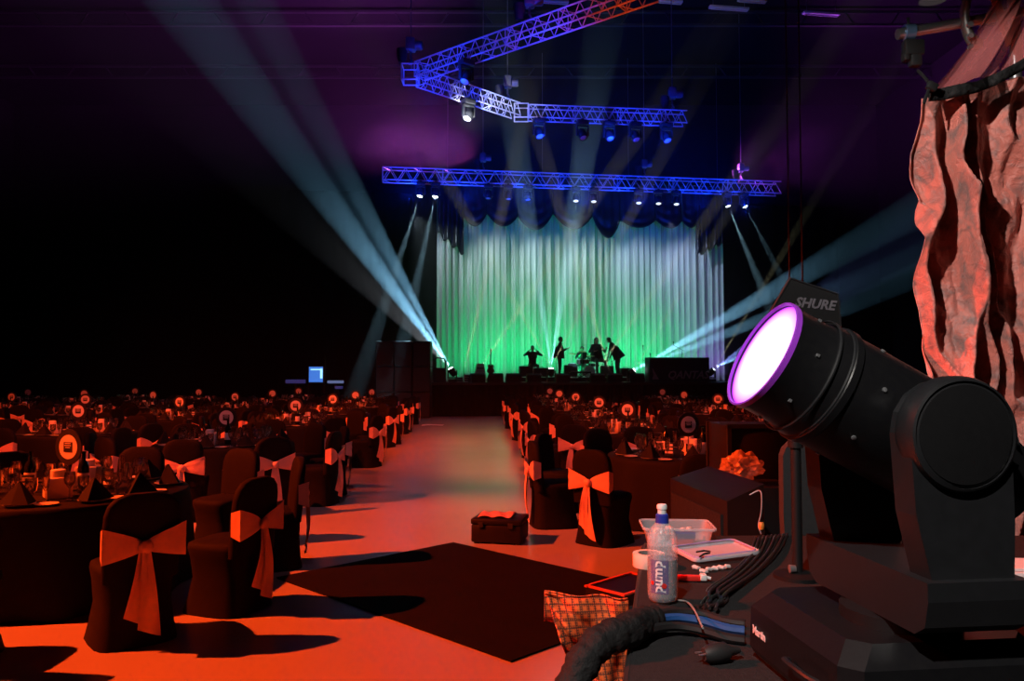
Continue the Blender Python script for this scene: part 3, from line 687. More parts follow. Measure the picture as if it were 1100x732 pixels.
person(base_at(664, 4.2, RZ0), YAW - R(90), J((0, 0, 0.95), (0, -0.30), {'elL': (0.22, -0.34, 1.05), 'elR': (-0.22, -0.36, 1.04), 'wrL': (0.14, -0.42, 0.82), 'wrR': (-0.14, -0.44, 0.80)}, STAND_K, STAND_A, look=(0, -0.6, -0.8)),
       'musician in a dark jacket bending forward towards the drums', coat=True)
for px, v, z, lab in ((572, 4.66, 0.44, 'round stool under the seated person with raised arms'), (641, 5.28, 0.60, 'stool under the long-haired musician'), (625, 5.57, 0.46, 'low drum stool behind the cymbals')):
    t = thing('stool', lab, 'stool', base_at(px, v, RZ), YAW, 'stools on the riser')
    MB().lathe([(0, z - 0.06), (0.16, z - 0.06), (0.17, z - 0.03), (0.16, z), (0, z)], 14).build('seat', M_gear, t, True)
    for a in (0.4, 2.5, 4.6): MB().tube([(0, 0, z - 0.1), (0.20 * math.cos(a), 0.20 * math.sin(a), 0.012)], 0.014, 6).build('leg', M_steel_dark, t)
    MB().tube([(0, 0, 0.2), (0, 0, z - 0.05)], 0.02, 6).build('post', M_steel_dark, t)

# big dark box with a logo at the stage edge
bl, br_ = at_v(698, 384, 0.5), at_v(762, 384, 0.5); bw = (br_ - bl).length; bh = bl.z - STZ
lb = thing('logo_box', 'large dark box with pale slanted lettering at the stage edge', 'box', (bl + br_) / 2 * 1.0, YAW)
lb.location.z = STZ
M_box = mat('dark_panel', (0.020, 0.014, 0.028), 0.55, noise=(4, 0.3, (0.015, 0.011, 0.02)))
MB().cbox((0, 0.35, bh / 2), (bw, 0.7, bh), 0.02).build('body', M_box, lb, True)
M_print = mat('pale_print', (0.45, 0.36, 0.42), 0.6, noise=(20, 0.3, (0.4, 0.31, 0.37)))
tm = text_mesh('QANTAS', 0.46, 'lettering', 0.004, shear=0.28, bold=0.012); tm.materials.append(M_print)
o = link('lettering', tm, lb); o.matrix_local = basis((1, 0, 0), (0, 0, 1), (0, -1, 0), (0.35, -0.008, 0.30))
MB().prism([(0, 0), (0.30, 0), (0.0, 0.50), (0.06, 0.18)], 0.008, (-bw / 2 + 0.10, -0.008, 0.12), (1, 0, 0), (0, 0, 1), (0, 1, 0)).build('tail_mark', M_print, lb)
# tall dark speaker stack left of the stage, and the steps with a hand rail
pa, pb = at_d(406, 367, 30.6), at_d(464, 367, 30.6); 
for k in range(3):
    w = (pb.x - pa.x) / 3
    t = thing('speaker_stack', ['left tower of the black speaker stack beside the stage', 'middle tower of the black speaker stack beside the stage', 'right tower of the black speaker stack touching the stage'][k], 'speaker', (pa.x + w * (k + 0.5), 30.55, 0), 0.0, 'speaker towers left of the stage')
    for j in range(3):
        hh = pa.z / 3
        o = MB().cbox((0, 0, hh * (j + 0.5)), (w * 0.96, 0.8, hh * 0.985), 0.03).build('cabinet', M_gear, t, True)
        MB().box((0, -0.405, hh * (j + 0.5)), (w * 0.86, 0.012, hh * 0.86)).build('grille', M_grille, o)
t = thing('hand_rail', 'curved dark hand rail at the left corner of the stage', 'hand rail', base_at(470, 0.35, STZ), YAW)
MB().tube([(-0.30, 0, 0.0), (-0.30, 0, 0.82), (-0.26, 0, 0.92), (0.0, 0, 1.02), (0.26, 0, 0.98), (0.32, 0, 0.86), (0.32, 0, 0.0)], 0.03, 8).build('rail', M_steel_dark, t, True)
MB().tube([(-0.30, 0, 0.5), (0.32, 0, 0.5)], 0.02, 8).build('mid_rail', M_steel_dark, t)
t = thing('side_speaker', 'small black speaker box on the stage under the curved rail', 'speaker', base_at(472, 0.75, STZ), YAW)
MB().cbox((0, 0, 0.30), (0.50, 0.4, 0.60), 0.02).build('cabinet', M_gear, t, True); MB().box((0, -0.204, 0.30), (0.42, 0.012, 0.52)).build('grille', M_grille, t)
# clutter of pale crates lit by the left lamp
M_clear = mat('pale_plastic', (0.55, 0.6, 0.58), 0.35, noise=(12, 0.3, (0.45, 0.5, 0.48)))
for k, (px, w, h) in enumerate(((493, 0.32, 0.22), (501.3, 0.24, 0.34), (508.5, 0.24, 0.20))):
    t = thing('effects_rack', ['low pale rack box right beside the brightest deck lamp', 'taller pale rack box near the brightest deck lamp', 'small pale rack box left of the upright case'][k], 'rack', base_at(px, 1.5, STZ), YAW, 'rack boxes by the left lamp')
    MB().cbox((0, 0, h / 2), (w, 0.3, h), 0.012).build('case', M_clear, t, True)
    for j in range(3): MB().box((0, -0.155, h * (0.22 + 0.28 * j)), (w * 0.86, 0.012, h * 0.18)).build('faceplate', M_gear, t)
t = thing('upright_case', 'tall grey-green case tapering upward at left of stage', 'case', base_at(515.5, 2.0, STZ), YAW)
MB().prism([(-0.28, 0), (0.28, 0), (0.16, 0.80), (-0.14, 0.80)], 0.4, (0, -0.2, 0), (1, 0, 0), (0, 0, 1), (0, 1, 0)).build('body', M_clear, t)
for z in (0.2, 0.6): MB().box((0, -0.205, z), (0.30, 0.014, 0.05)).build('latch', M_steel_dark, t)

# ---------------------------------------------------------------- left side: blue screen on a desk
M_screen = lens_mat('blue_screen', (0.06, 0.28, 1.0), 0.7)
M_screen2 = lens_mat('cyan_screen', (0.4, 0.85, 1.0), 1.2)
p0 = at_d(339.5, 411, 31.4)
t = thing('blue_screen', 'glowing blue screen standing beyond the left tables', 'screen', (p0.x, 31.4, 0))
MB().cbox((0, 0, p0.z + 0.32), (0.62, 0.06, 0.68), 0.012).build('frame', M_gear, t, True)
MB().box((0, -0.034, p0.z + 0.32), (0.56, 0.008, 0.62)).build('display', M_screen, t)
MB().box((0.22, -0.040, p0.z + 0.36), (0.10, 0.006, 0.40)).build('bright_column', M_screen2, t)
MB().box((-0.02, -0.040, p0.z + 0.52), (0.40, 0.006, 0.05)).build('bright_row', M_screen2, t)
MB().tube([(0.33, 0.04, 0.0), (0.33, 0.04, p0.z + 1.0)], 0.03, 8).build('pole', M_gear, t)
MB().tube([(-0.31, 0.04, 0.0), (-0.31, 0.04, p0.z + 0.6)], 0.02, 8).build('pole', M_gear, t)
M_blue_dim = lens_mat('dim_blue_panel', (0.12, 0.18, 0.9), 0.10); M_pale_dim = lens_mat('dim_pale_panel', (0.35, 0.5, 1.0), 0.25)
for x0, x1, y0, y1, m, lab in ((307, 328, 408, 412, M_blue_dim, 'dim blue lit strip left of the glowing screen'), (352, 369, 409, 412, M_pale_dim, 'pale blue lit panel right of the glowing screen'), (360, 368, 415, 418, M_blue_dim, 'small blue lit panel below the pale one')):
    a, c = at_d(x0, y0, 31.6), at_d(x1, y1, 31.6); t = thing('lit_panel', lab, 'panel', ((a.x + c.x) / 2, 31.6, 0), 0, 'lit panels by the left desk')
    MB().cbox((0, 0, (a.z + c.z) / 2), (c.x - a.x, 0.1, a.z - c.z), 0.01).build('panel', m, t)
    MB().tube([(0, 0, 0), (0, 0, c.z)], 0.03, 6).build('post', M_gear, t)

# ---------------------------------------------------------------- roof steel, strip lamps, hanging cables
for k, (px, py, w) in enumerate(((720, 3, 1.0), (783, 10, 1.7), (882, 16, 1.6), (808, 2, 1.2), (595, 3, 1.2))):
    p = at_z(px, py, HZ - 1.3)
    t = thing('strip_lamp', ['unlit strip lamp above the upper truss', 'unlit strip lamp at the top middle of the roof', 'faint unlit strip lamp right of the two hanging cables', 'small unlit strip lamp between two others in the roof', 'unlit strip lamp behind the slanting flown truss'][k], 'ceiling lamp', p, YAW, 'strip lamps under the roof')
    MB().cbox((0, 0, 0.05), (w, 0.22, 0.10), 0.02).build('housing', M_lampwhite, t, True)
    MB().tube([(-w * 0.45, 0, -0.03), (w * 0.45, 0, -0.03)], 0.03, 8).build('tube', M_lampwhite, t)
    for s in (-0.4, 0.4): MB().tube([(s * w, 0, 0.1), (s * w, 0, 1.28)], 0.012, 5).build('rod', M_chain, t)
for k in range(6):
    y = 9.6 + k * 6.0
    t = thing('roof_beam', ['nearest', 'second', 'third', 'fourth', 'fifth', 'farthest'][k] + ' dark steel roof beam under the ceiling', 'beam', (HX0 + 26, y, HZ - 0.8))
    for z in (0, 0.6): MB().box((0, 0, z), (51.6, 0.16, 0.10)).build('flange', M_steel_dark, t)
    bm_ = MB().box((0, 0, 0), (0.06, 0.06, 0.62)).mesh('web'); bm_.materials.append(M_steel_dark)
    for i in range(26):
        o = link('web', bm_, t); o.location = (-25 + i * 2, 0, 0.3); o.rotation_euler = (0, R(35 if i % 2 else -35), 0)
M_cable = mat('cable_black', (0.05, 0.035, 0.04), 0.5, noise=(30, 0.3, (0.03, 0.02, 0.025)))
for px0, px1, lab in ((840, 848, 'left of two thin cables hanging from the roof'), (852, 862, 'right of two thin cables hanging from the roof')):
    p = at_d(px1, 330, 6.7); 
    tag(MB().tube([(p.x, p.y, HZ), (p.x + 0.02, p.y, 9), (p.x, p.y, 0.3), (p.x + 0.1, p.y - 0.05, 0.02), (p.x + 0.5, p.y - 0.2, 0.015)], 0.007, 6).build('hanging_cable', M_cable, None, True), lab, 'cable', 'cables hanging from the roof')
# ---------------------------------------------------------------- banquet tables
M_cover = mat('black_chair_cover', (0.0085, 0.0075, 0.008), 0.8, spec=0.15, noise=(10, 0.3, (0.006, 0.0055, 0.006)))
M_sash = mat('satin_sash', (0.80, 0.50, 0.42), 0.42, noise=(9, 0.3, (0.70, 0.42, 0.35)), bump=(14, 0.5, 0.02), sheen=0.3)
M_tcloth = mat('black_tablecloth', (0.008, 0.0075, 0.008), 0.8, spec=0.2, noise=(4, 0.3, (0.006, 0.0055, 0.006)))
M_china = mat('white_china', (0.78, 0.76, 0.74), 0.2, noise=(8, 0.3, (0.72, 0.70, 0.68)))
M_napkin = mat('black_napkin', (0.012, 0.011, 0.012), 0.8, spec=0.2, noise=(20, 0.3, (0.008, 0.008, 0.008)))
M_paper = mat('pale_card', (0.80, 0.76, 0.78), 0.6, noise=(8, 0.3, (0.72, 0.68, 0.70)))
M_card = mat('black_card', (0.012, 0.012, 0.013), 0.5, noise=(12, 0.3, (0.018, 0.018, 0.02)))
M_bottle = mat('dark_bottle', (0.008, 0.010, 0.008), 0.12, noise=(6, 0.3, (0.012, 0.014, 0.012)))
M_butter = mat('cube_box', (0.85, 0.70, 0.62), 0.5, noise=(8, 0.3, (0.75, 0.60, 0.52)))
M_candle = mat('white_candle', (0.85, 0.82, 0.80), 0.5, noise=(12, 0.3, (0.78, 0.75, 0.73)))
def glass_mat(name, tint, gl=0.12):
    m = bpy.data.materials.new(name); m.use_nodes = True; nt = m.node_tree; nt.nodes.clear()
    o = nt.nodes.new('ShaderNodeOutputMaterial'); mx = nt.nodes.new('ShaderNodeMixShader'); tr = nt.nodes.new('ShaderNodeBsdfTransparent'); g = nt.nodes.new('ShaderNodeBsdfGlossy')
    fr = nt.nodes.new('ShaderNodeFresnel'); fr.inputs['IOR'].default_value = 1.5
    ns = nt.nodes.new('ShaderNodeTexNoise'); ns.inputs['Scale'].default_value = 25
    ma = nt.nodes.new('ShaderNodeMath'); ma.operation = 'MULTIPLY_ADD'; ma.inputs[1].default_value = 0.05; ma.inputs[2].default_value = gl
    nt.links.new(ns.outputs['Fac'], ma.inputs[0]); nt.links.new(ma.outputs[0], g.inputs['Roughness'])
    tr.inputs[0].default_value = (*tint, 1); g.inputs['Color'].default_value = (1, 1, 1, 1)
    ad = nt.nodes.new('ShaderNodeMath'); ad.operation = 'MULTIPLY_ADD'; ad.inputs[1].default_value = 1.0; ad.inputs[2].default_value = 0.28
    nt.links.new(fr.outputs[0], ad.inputs[0]); nt.links.new(ad.outputs[0], mx.inputs[0]); nt.links.new(tr.outputs[0], mx.inputs[1]); nt.links.new(g.outputs[0], mx.inputs[2]); nt.links.new(mx.outputs[0], o.inputs['Surface'])
    MATS[name] = m; return m
M_glass = glass_mat('wine_glass', (0.90, 0.88, 0.88))

# chair with a stretch cover and a tied sash; local +Y points at the table
def ring(w, y0, y1, z, n=20, p=4.0):
    r = []
    for k in range(n):
        a = 2 * math.pi * k / n; c, s = math.cos(a), math.sin(a)
        r.append((w * abs(c) ** (2 / p) * (1 if c >= 0 else -1), (y0 + y1) / 2 + (y1 - y0) / 2 * abs(s) ** (2 / p) * (1 if s >= 0 else -1), z))
    return r
def loft(mb, rings):
    n = len(rings[0]); vs = [v for r in rings for v in r]; fs = []
    for i in range(len(rings) - 1):
        for j in range(n): fs.append((i * n + j, i * n + (j + 1) % n, (i + 1) * n + (j + 1) % n, (i + 1) * n + j))
    fs.append(tuple(range(n - 1, -1, -1))); fs.append(tuple((len(rings) - 1) * n + j for j in range(n)))
    mb.add(vs, fs)
mb = MB()
loft(mb, [ring(.245, -.27, .25, 0.0), ring(.225, -.255, .22, .10), ring(.205, -.245, .19, .24), ring(.215, -.245, .21, .38), ring(.225, -.245, .23, .44), ring(.22, -.24, .225, .475), ring(.19, -.22, .19, .49)])
loft(mb, [ring(.222, -.25, -.16, .40), ring(.224, -.262, -.165, .55), ring(.226, -.272, -.18, .70), ring(.222, -.28, -.19, .80), ring(.205, -.284, -.20, .86), ring(.165, -.284, -.21, .905), ring(.10, -.28, -.22, .93)])
me_cover = mb.mesh('chair_cover', True, 60); me_cover.materials.append(M_cover)
# sash: band round the back pinched to a knot
def wing(sx):
    def fn(i, j):
        e = i ** 0.8; hgt = 0.032 + 0.075 * e
        x = sx * (0.015 + 0.225 * i); zc = 0.615 + 0.02 * e
        y = -0.295 - 0.012 * math.sin(i * 3.1) + 0.008 * math.sin(j * 14 + i * 3) * (1 - 0.5 * i)
        return (x, y, zc + hgt * (2 * j - 1))
    return fn
def wrap(sx):
    def fn(i, j):
        x = sx * (0.240 - 0.010 * i); y = -0.295 + 0.085 * i
        return (x, y, 0.635 + 0.107 * (1 - 0.25 * i) * (2 * j - 1))
    return fn
def tailfn(x0, x1, w0, w1, z1, off):
    def fn(i, j):
        x = x0 + (x1 - x0) * j + (w0 + (w1 - w0) * j) * (i - 0.5)
        return (x, -0.305 - off - 0.012 * math.sin(i * 6 + j * 4) - 0.015 * math.sin(j * 3.1), 0.61 + (z1 - 0.61 - 0.06 * i) * j)
    return fn
mb = MB(); 
for sx in (-1, 1): mb.grid(wing(sx), 7, 5); mb.grid(wrap(sx), 2, 2)
me_sash = mb.mesh('sash', True, 180); me_sash.materials.append(M_sash)
mb = MB(); ellipsoid(mb, (0, -0.312, 0.612), 0.045, 0.026, 0.042, None, 8); me_knot = mb.mesh('bow_knot', True, 180); me_knot.materials.append(M_sash)
me_tail1 = MB().grid(tailfn(0.0, 0.03, 0.05, 0.135, 0.12, 0.012), 4, 8).mesh('sash_tail', True, 180); me_tail1.materials.append(M_sash)
me_tail2 = MB().grid(tailfn(-0.01, -0.055, 0.05, 0.12, 0.20, 0.0), 4, 8).mesh('sash_tail', True, 180); me_tail2.materials.append(M_sash)
mb = MB()
for sx in (-1, 1): mb.grid(wing(sx), 3, 2); mb.grid(wrap(sx), 1, 1)
mb.grid(tailfn(0.0, 0.0, 0.06, 0.17, 0.14, 0.0), 2, 4); ellipsoid(mb, (0, -0.31, 0.612), 0.045, 0.026, 0.042, None, 6)
me_sash_far = mb.mesh('sash', True, 180); me_sash_far.materials.append(M_sash)
def make_chair(loc, rz, label, detail):
    t = thing('covered_chair', label, 'chair', loc, rz, 'sashed chairs round the banquet tables')
    link('chair_cover', me_cover, t)
    if detail:
        link('sash', me_sash, t); link('bow_knot', me_knot, t); link('sash_tail', me_tail1, t); link('sash_tail', me_tail2, t)
    else: link('sash', me_sash_far, t)
    return t
# table linen and tableware meshes
TH, TR = 0.75, 0.90
mb = MB(); n = 48
def clothring(r, z, amp, ph=0): return [((r + amp * math.sin(9 * a + 0.7 * math.sin(3 * a))) * math.cos(a), (r + amp * math.sin(9 * a + 0.7 * math.sin(3 * a))) * math.sin(a), z) for a in (2 * math.pi * k / n for k in range(n))]
loft(mb, [clothring(TR + 0.03, 0.012, 0.05), clothring(TR + 0.02, 0.25, 0.04), clothring(TR + 0.012, 0.55, 0.02), clothring(TR + 0.006, 0.70, 0.006), clothring(TR, TH - 0.012, 0), clothring(TR - 0.012, TH, 0)])
me_cloth = mb.mesh('tablecloth', True, 50); me_cloth.materials.append(M_tcloth)
me_ped = MB().lathe([(0, 0.01), (0.32, 0.01), (0.32, 0.03), (0.05, 0.06), (0.05, 0.68), (0.3, 0.70), (0.85, 0.70), (0.85, 0.735), (0, 0.735)], 16).mesh('pedestal', True); me_ped.materials.append(M_steel_dark)
me_plate = MB().lathe([(0, 0.004), (0.055, 0.004), (0.075, 0.008), (0.105, 0.018), (0.106, 0.021), (0.075, 0.013), (0.055, 0.009), (0, 0.009)], 18).mesh('plate', True, 60); me_plate.materials.append(M_china)
me_side = MB().lathe([(0, 0.003), (0.04, 0.003), (0.075, 0.012), (0.076, 0.015), (0.04, 0.008), (0, 0.008)], 14).mesh('side_plate', True, 60); me_side.materials.append(M_china)
me_nap = MB().add([(-.11, -.07, 0), (.11, -.07, 0), (.08, .07, 0), (-.08, .07, 0), (0, 0.0, .15), (0, -.085, 0.0), (0, 0.02, .145)], [(0, 5, 4), (5, 1, 4), (1, 2, 6, 4), (2, 3, 6), (3, 0, 4, 6), (0, 3, 2, 1, 5)]).mesh('napkin'); me_nap.materials.append(M_napkin)
me_wine = MB().lathe([(0, 0), (0.036, 0.0), (0.034, 0.004), (0.006, 0.010), (0.005, 0.085), (0.012, 0.095), (0.034, 0.125), (0.040, 0.155), (0.033, 0.205), (0.031, 0.205), (0.038, 0.155), (0.030, 0.125), (0, 0.10)], 10).mesh('wine_glass', True, 70); me_wine.materials.append(M_glass)
me_gob = MB().lathe([(0, 0), (0.034, 0.0), (0.034, 0.006), (0.010, 0.012), (0.010, 0.05), (0.036, 0.075), (0.042, 0.12), (0.040, 0.165), (0.038, 0.165), (0.039, 0.12), (0.032, 0.078), (0, 0.06)], 10).mesh('water_goblet', True, 70); me_gob.materials.append(M_glass)
me_flute = MB().lathe([(0, 0), (0.032, 0.0), (0.030, 0.004), (0.005, 0.009), (0.005, 0.07), (0.016, 0.085), (0.026, 0.12), (0.027, 0.17), (0.023, 0.225), (0.0215, 0.225), (0.025, 0.17), (0.023, 0.12), (0, 0.09)], 10).mesh('champagne_flute', True, 70); me_flute.materials.append(M_glass)
me_wb = MB().lathe([(0, 0), (0.038, 0), (0.040, 0.01), (0.040, 0.19), (0.032, 0.225), (0.015, 0.25), (0.014, 0.30), (0.017, 0.302), (0.017, 0.315), (0, 0.315)], 14).mesh('wine_bottle', True, 50); me_wb.materials.append(M_bottle)
me_wl = MB().lathe([(0.0405, 0.06), (0.0412, 0.062), (0.0412, 0.15), (0.0405, 0.152)], 14).mesh('bottle_label', True, 50); me_wl.materials.append(M_paper)
me_boxb = MB().cbox((0, 0, 0.075), (0.17, 0.17, 0.15), 0.008).mesh('box_body', True); me_boxb.materials.append(M_butter)
me_boxc = MB().lathe([(0, 0.15), (0.05, 0.15), (0.052, 0.156), (0.050, 0.20), (0.044, 0.205), (0, 0.20)], 14).mesh('candle', True); me_boxc.materials.append(M_candle)
me_card = MB().cbox((0, 0, 0.075), (0.10, 0.022, 0.15), 0.003).mesh('card_body', True); me_card.materials.append(M_card)
me_bar = MB().box((0, -0.0125, 0), (0.088, 0.003, 0.024)).mesh('bar'); me_bar.materials.append(M_paper)
me_sbase = MB().lathe([(0, 0), (0.07, 0), (0.07, 0.008), (0.012, 0.016), (0, 0.016)], 16).mesh('base', True); me_sbase.materials.append(M_card)
me_sstem = MB().tube([(0, 0, 0.012), (0, 0, 0.22)], 0.006, 6).mesh('stem'); me_sstem.materials.append(M_steel_dark)
RX = Matrix.Rotation(R(90), 3, 'X')
me_spad = MB().lathe([(0, -0.006), (0.138, -0.006), (0.14, 0), (0.138, 0.006), (0, 0.006)], 28, (0, 0, 0.34), RX).mesh('paddle', True, 60); me_spad.materials.append(M_card)
me_sdisc = MB().lathe([(0, 0.008), (0.095, 0.008), (0.095, 0.0065)], 28, (0, 0, 0.34), RX).mesh('pale_disc', False); me_sdisc.materials.append(M_paper)
mb = MB().box((0, -0.0095, 0.34), (0.088, 0.003, 0.076))
me_sicon = mb.mesh('icon'); me_sicon.materials.append(M_card)
mb = MB()
for z, w in ((0.368, 0.06), (0.352, 0.07), (0.336, 0.05)): mb.box((0, -0.0115, z), (w, 0.002, 0.006))
me_sline = mb.mesh('icon_lines'); me_sline.materials.append(M_paper)

ORD = ['first', 'second', 'third', 'fourth', 'fifth', 'sixth', 'seventh', 'eighth', 'ninth', 'tenth']
# (side, column from the aisle) -> list of (x, y), nearest table first
COLS = {('right', 1): [(2.00, 8.9), (1.87, 12.7), (1.80, 16.2), (1.66, 20.4), (1.46, 24.2), (1.36, 28.2)],
        ('right', 2): [(5.0, 10.8), (4.95, 14.6), (4.9, 18.5), (5.0, 22.6), (5.15, 26.6)],
        ('right', 3): [(8.1, 24.6), (8.2, 28.4)],
        ('left', 1): [(-3.50, 6.1), (-3.85, 10.4), (-4.07, 14.5), (-4.3, 18.5), (-4.55, 22.4), (-4.8, 26.4)],
        ('left', 2): [(-6.9, 12.3), (-7.1, 16.5), (-7.35, 20.5), (-7.6, 24.5), (-7.85, 28.4)],
        ('left', 3): [(-10.1, 18.3), (-10.4, 22.4), (-10.7, 26.4)],
        ('left', 4): [(-13.2, 20.4), (-13.5, 24.4), (-13.8, 28.3)],
        ('left', 5): [(-16.4, 26.2)]}
chairs_, plates_, sides_, naps_, wines_, gobs_, flutes_ = [], [], [], [], [], [], []
def visible(x, y): 
    px = CX + F_PX * x / max(y, 0.1)
    return y > 3.3 and -60 < px < 1000
for (side, col), lst in COLS.items():
    for k, (tx, ty) in enumerate(lst):
        ph = '%s table, %s column %s of aisle' % (ORD[k], ORD[col - 1], side)
        t = thing('banquet_table', 'round banquet table in floor-length black cloth, ' + ph, 'table', (tx, ty, 0), rnd.uniform(0, 6), 'round banquet tables')
        link('tablecloth', me_cloth, t)
        face = math.atan2(tx, -ty) * 0.8 + rnd.uniform(-0.35, 0.35)     # signs and cards roughly face the doors
        a0 = {('left', 1, 0): R(64), ('right', 1, 0): R(43.5)}.get((side, col, k), rnd.uniform(0, R(36)))
        # table number paddle
        s = thing('table_sign', 'round black table sign with pale centre, ' + ph, 'sign', (tx + 0.02, ty, TH + 0.002), -face * 0 + rnd.uniform(-0.3, 0.3), 'round table signs')
        if (side, col, k) == ('left', 1, 0): s.rotation_euler.z = -0.35
        link('base', me_sbase, s); link('stem', me_sstem, s); pd = link('paddle', me_spad, s); dd = link('pale_disc', me_sdisc, pd)
        if ty < 22: link('icon', me_sicon, pd); link('icon_lines', me_sline, pd)
        # cube box with candle, cards, bottles
        near = ty < 23
        for q_, (r, a) in enumerate(((0.36, a0 - 2.3), (0.35, a0 + 0.5))):
            if q_ == 1 and k % 2: continue
            c = thing('candle_box', ('pale cube box with white candle, ' if q_ == 0 else 'second pale cube box with white candle, ') + ph, 'candle holder', (tx + r * math.cos(a), ty + r * math.sin(a), TH + 0.002), a + 0.3, 'cube boxes on the tables')
            link('box_body', me_boxb, c); link('candle', me_boxc, c)
        for q_, (r, a) in enumerate(((0.28, a0 - 3.3), (0.30, a0 - 0.6), (0.32, a0 + 1.8))):
            c = thing('menu_card', ORD[q_] + ' black menu card with pale bars, ' + ph, 'card', (tx + r * math.cos(a), ty + r * math.sin(a), TH + 0.002), rnd.uniform(-0.5, 0.5), 'menu cards on the tables')
            link('card_body', me_card, c)
            if near:
                for z in (0.04, 0.08, 0.12): o = link('bar', me_bar, c); o.location.z = z
        for q_, (r, a) in enumerate(((0.22, a0 - 1.6), (0.24, a0 + 2.4))):
            c = thing('wine_bottle', ORD[q_] + ' dark wine bottle with pale label, ' + ph, 'bottle', (tx + r * math.cos(a), ty + r * math.sin(a), TH + 0.002), 0, 'wine bottles on the tables')
            link('glass_body', me_wb, c); link('bottle_label', me_wl, c)
        for j in range(10):
            # clockwise seen from above, starting at the stage side (+y)
            a = math.pi / 2 - (a0 - R(36) + j * R(36)) % (2 * math.pi)
            if (side, col, k) == ('left', 1, 0) and R(-32) < math.atan2(math.sin(a), math.cos(a)) < R(-2): a -= R(9)
            ca, sa = math.cos(a), math.sin(a)
            lab = '%s clockwise from stage, %s' % (ORD[j], ph)
            rr = 1.39 + rnd.uniform(-0.04, 0.05)
            if (side, col, k) in (('left', 1, 0), ('right', 1, 0)): rr = 1.55
            cx_, cy_ = tx + rr * ca, ty + rr * sa
            rz = math.atan2(-ca, sa) + math.pi + rnd.uniform(-0.12, 0.12)
            if visible(cx_, cy_) and math.hypot(cx_ - 0.02, cy_ - 6.6) > 0.9 and all(math.hypot(cx_ - c[1][0], cy_ - c[1][1]) > 0.58 for c in chairs_): chairs_.append((cy_, (cx_, cy_, 0.0), rz, lab))
            px_, py_ = tx + 0.74 * ca, ty + 0.74 * sa
            if not visible(px_, py_): continue
            plates_.append((py_, (px_, py_, TH + 0.002), rz, lab))
            naps_.append((py_, (px_, py_, TH + 0.024), rz + rnd.uniform(-0.5, 0.5), lab))
            b2 = a + 0.235; sides_.append((py_, (tx + 0.75 * math.cos(b2), ty + 0.75 * math.sin(b2), TH + 0.002), rz, lab))
            b3 = a - 0.20; wines_.append((py_, (tx + 0.56 * math.cos(b3), ty + 0.56 * math.sin(b3), TH + 0.002), 0, lab))
            b5 = a + 0.16; flutes_.append((py_, (tx + 0.55 * math.cos(b5), ty + 0.55 * math.sin(b5), TH + 0.002), 0, lab))
            b4 = a - 0.03; gobs_.append((py_, (tx + 0.53 * math.cos(b4), ty + 0.53 * math.sin(b4), TH + 0.002), 0, lab))
def joined(name, items, meshes, label, cat, mats):
    if not items: return
    mb = MB(); 
    for _, loc, rz, _l in items:
        M = Matrix.Translation(loc) @ Matrix.Rotation(rz, 4, 'Z')
        for mi, me in enumerate(meshes):
            mb.add([M @ v.co for v in me.vertices], [tuple(p.vertices) for p in me.polygons], mi)
    tag(mb.build(name, mats, None, True, 60), label, cat, kind='stuff')
MAXN = 300
chairs_.sort()
for d, loc, rz, lab in chairs_[:MAXN]: make_chair(loc, rz, 'black chair with orange sash, ' + lab, d < 17)
joined('distant_chairs', chairs_[MAXN:], [me_cover, me_sash_far], 'black covered chairs with sashes round the farthest tables', 'chairs', [M_cover, M_sash])
for lst, nm, me, lab0, cat, grp, mt in ((plates_, 'dinner_plate', me_plate, 'white dinner plate, ', 'plate', 'dinner plates', M_china), (sides_, 'side_plate', me_side, 'white side plate, ', 'plate', 'side plates', M_china),
        (naps_, 'napkin', me_nap, 'black folded napkin, ', 'napkin', 'folded napkins', M_napkin), (wines_, 'wine_glass', me_wine, 'stemmed wine glass, ', 'glass', 'wine glasses', M_glass), (gobs_, 'water_goblet', me_gob, 'short water goblet, ', 'glass', 'water goblets', M_glass), (flutes_, 'champagne_flute', me_flute, 'tall champagne flute, ', 'glass', 'champagne flutes', M_glass)):
    lst.sort()
    for d, loc, rz, lab in lst[:MAXN]:
        o = link(nm, me); o.location = loc; o.rotation_euler = (0, 0, rz); tag(o, lab0 + lab, cat, grp)
    joined('distant_' + nm + 's', lst[MAXN:], [me], lab0.strip(', ') + 's crowding the farthest tables', cat, [mt])
# rippled white sheet near the stage end of the aisle
M_white = mat('plain_white', (0.85, 0.87, 0.9), 0.7, noise=(8, 0.3, (0.8, 0.82, 0.85)))
p = at_z(465, 457.5); o = MB().grid(lambda i, j: (-0.35 + 0.7 * i, -0.25 + 0.5 * j, 0.006 + 0.03 * abs(math.sin(3 * i + 4 * j))), 6, 6).build('white_sheet', M_white, None, True); o.location = (p.x, p.y, 0.0); solidify(o, 0.002)
tag(o, 'crumpled white paper on the floor at the far end of the aisle', 'sheet')
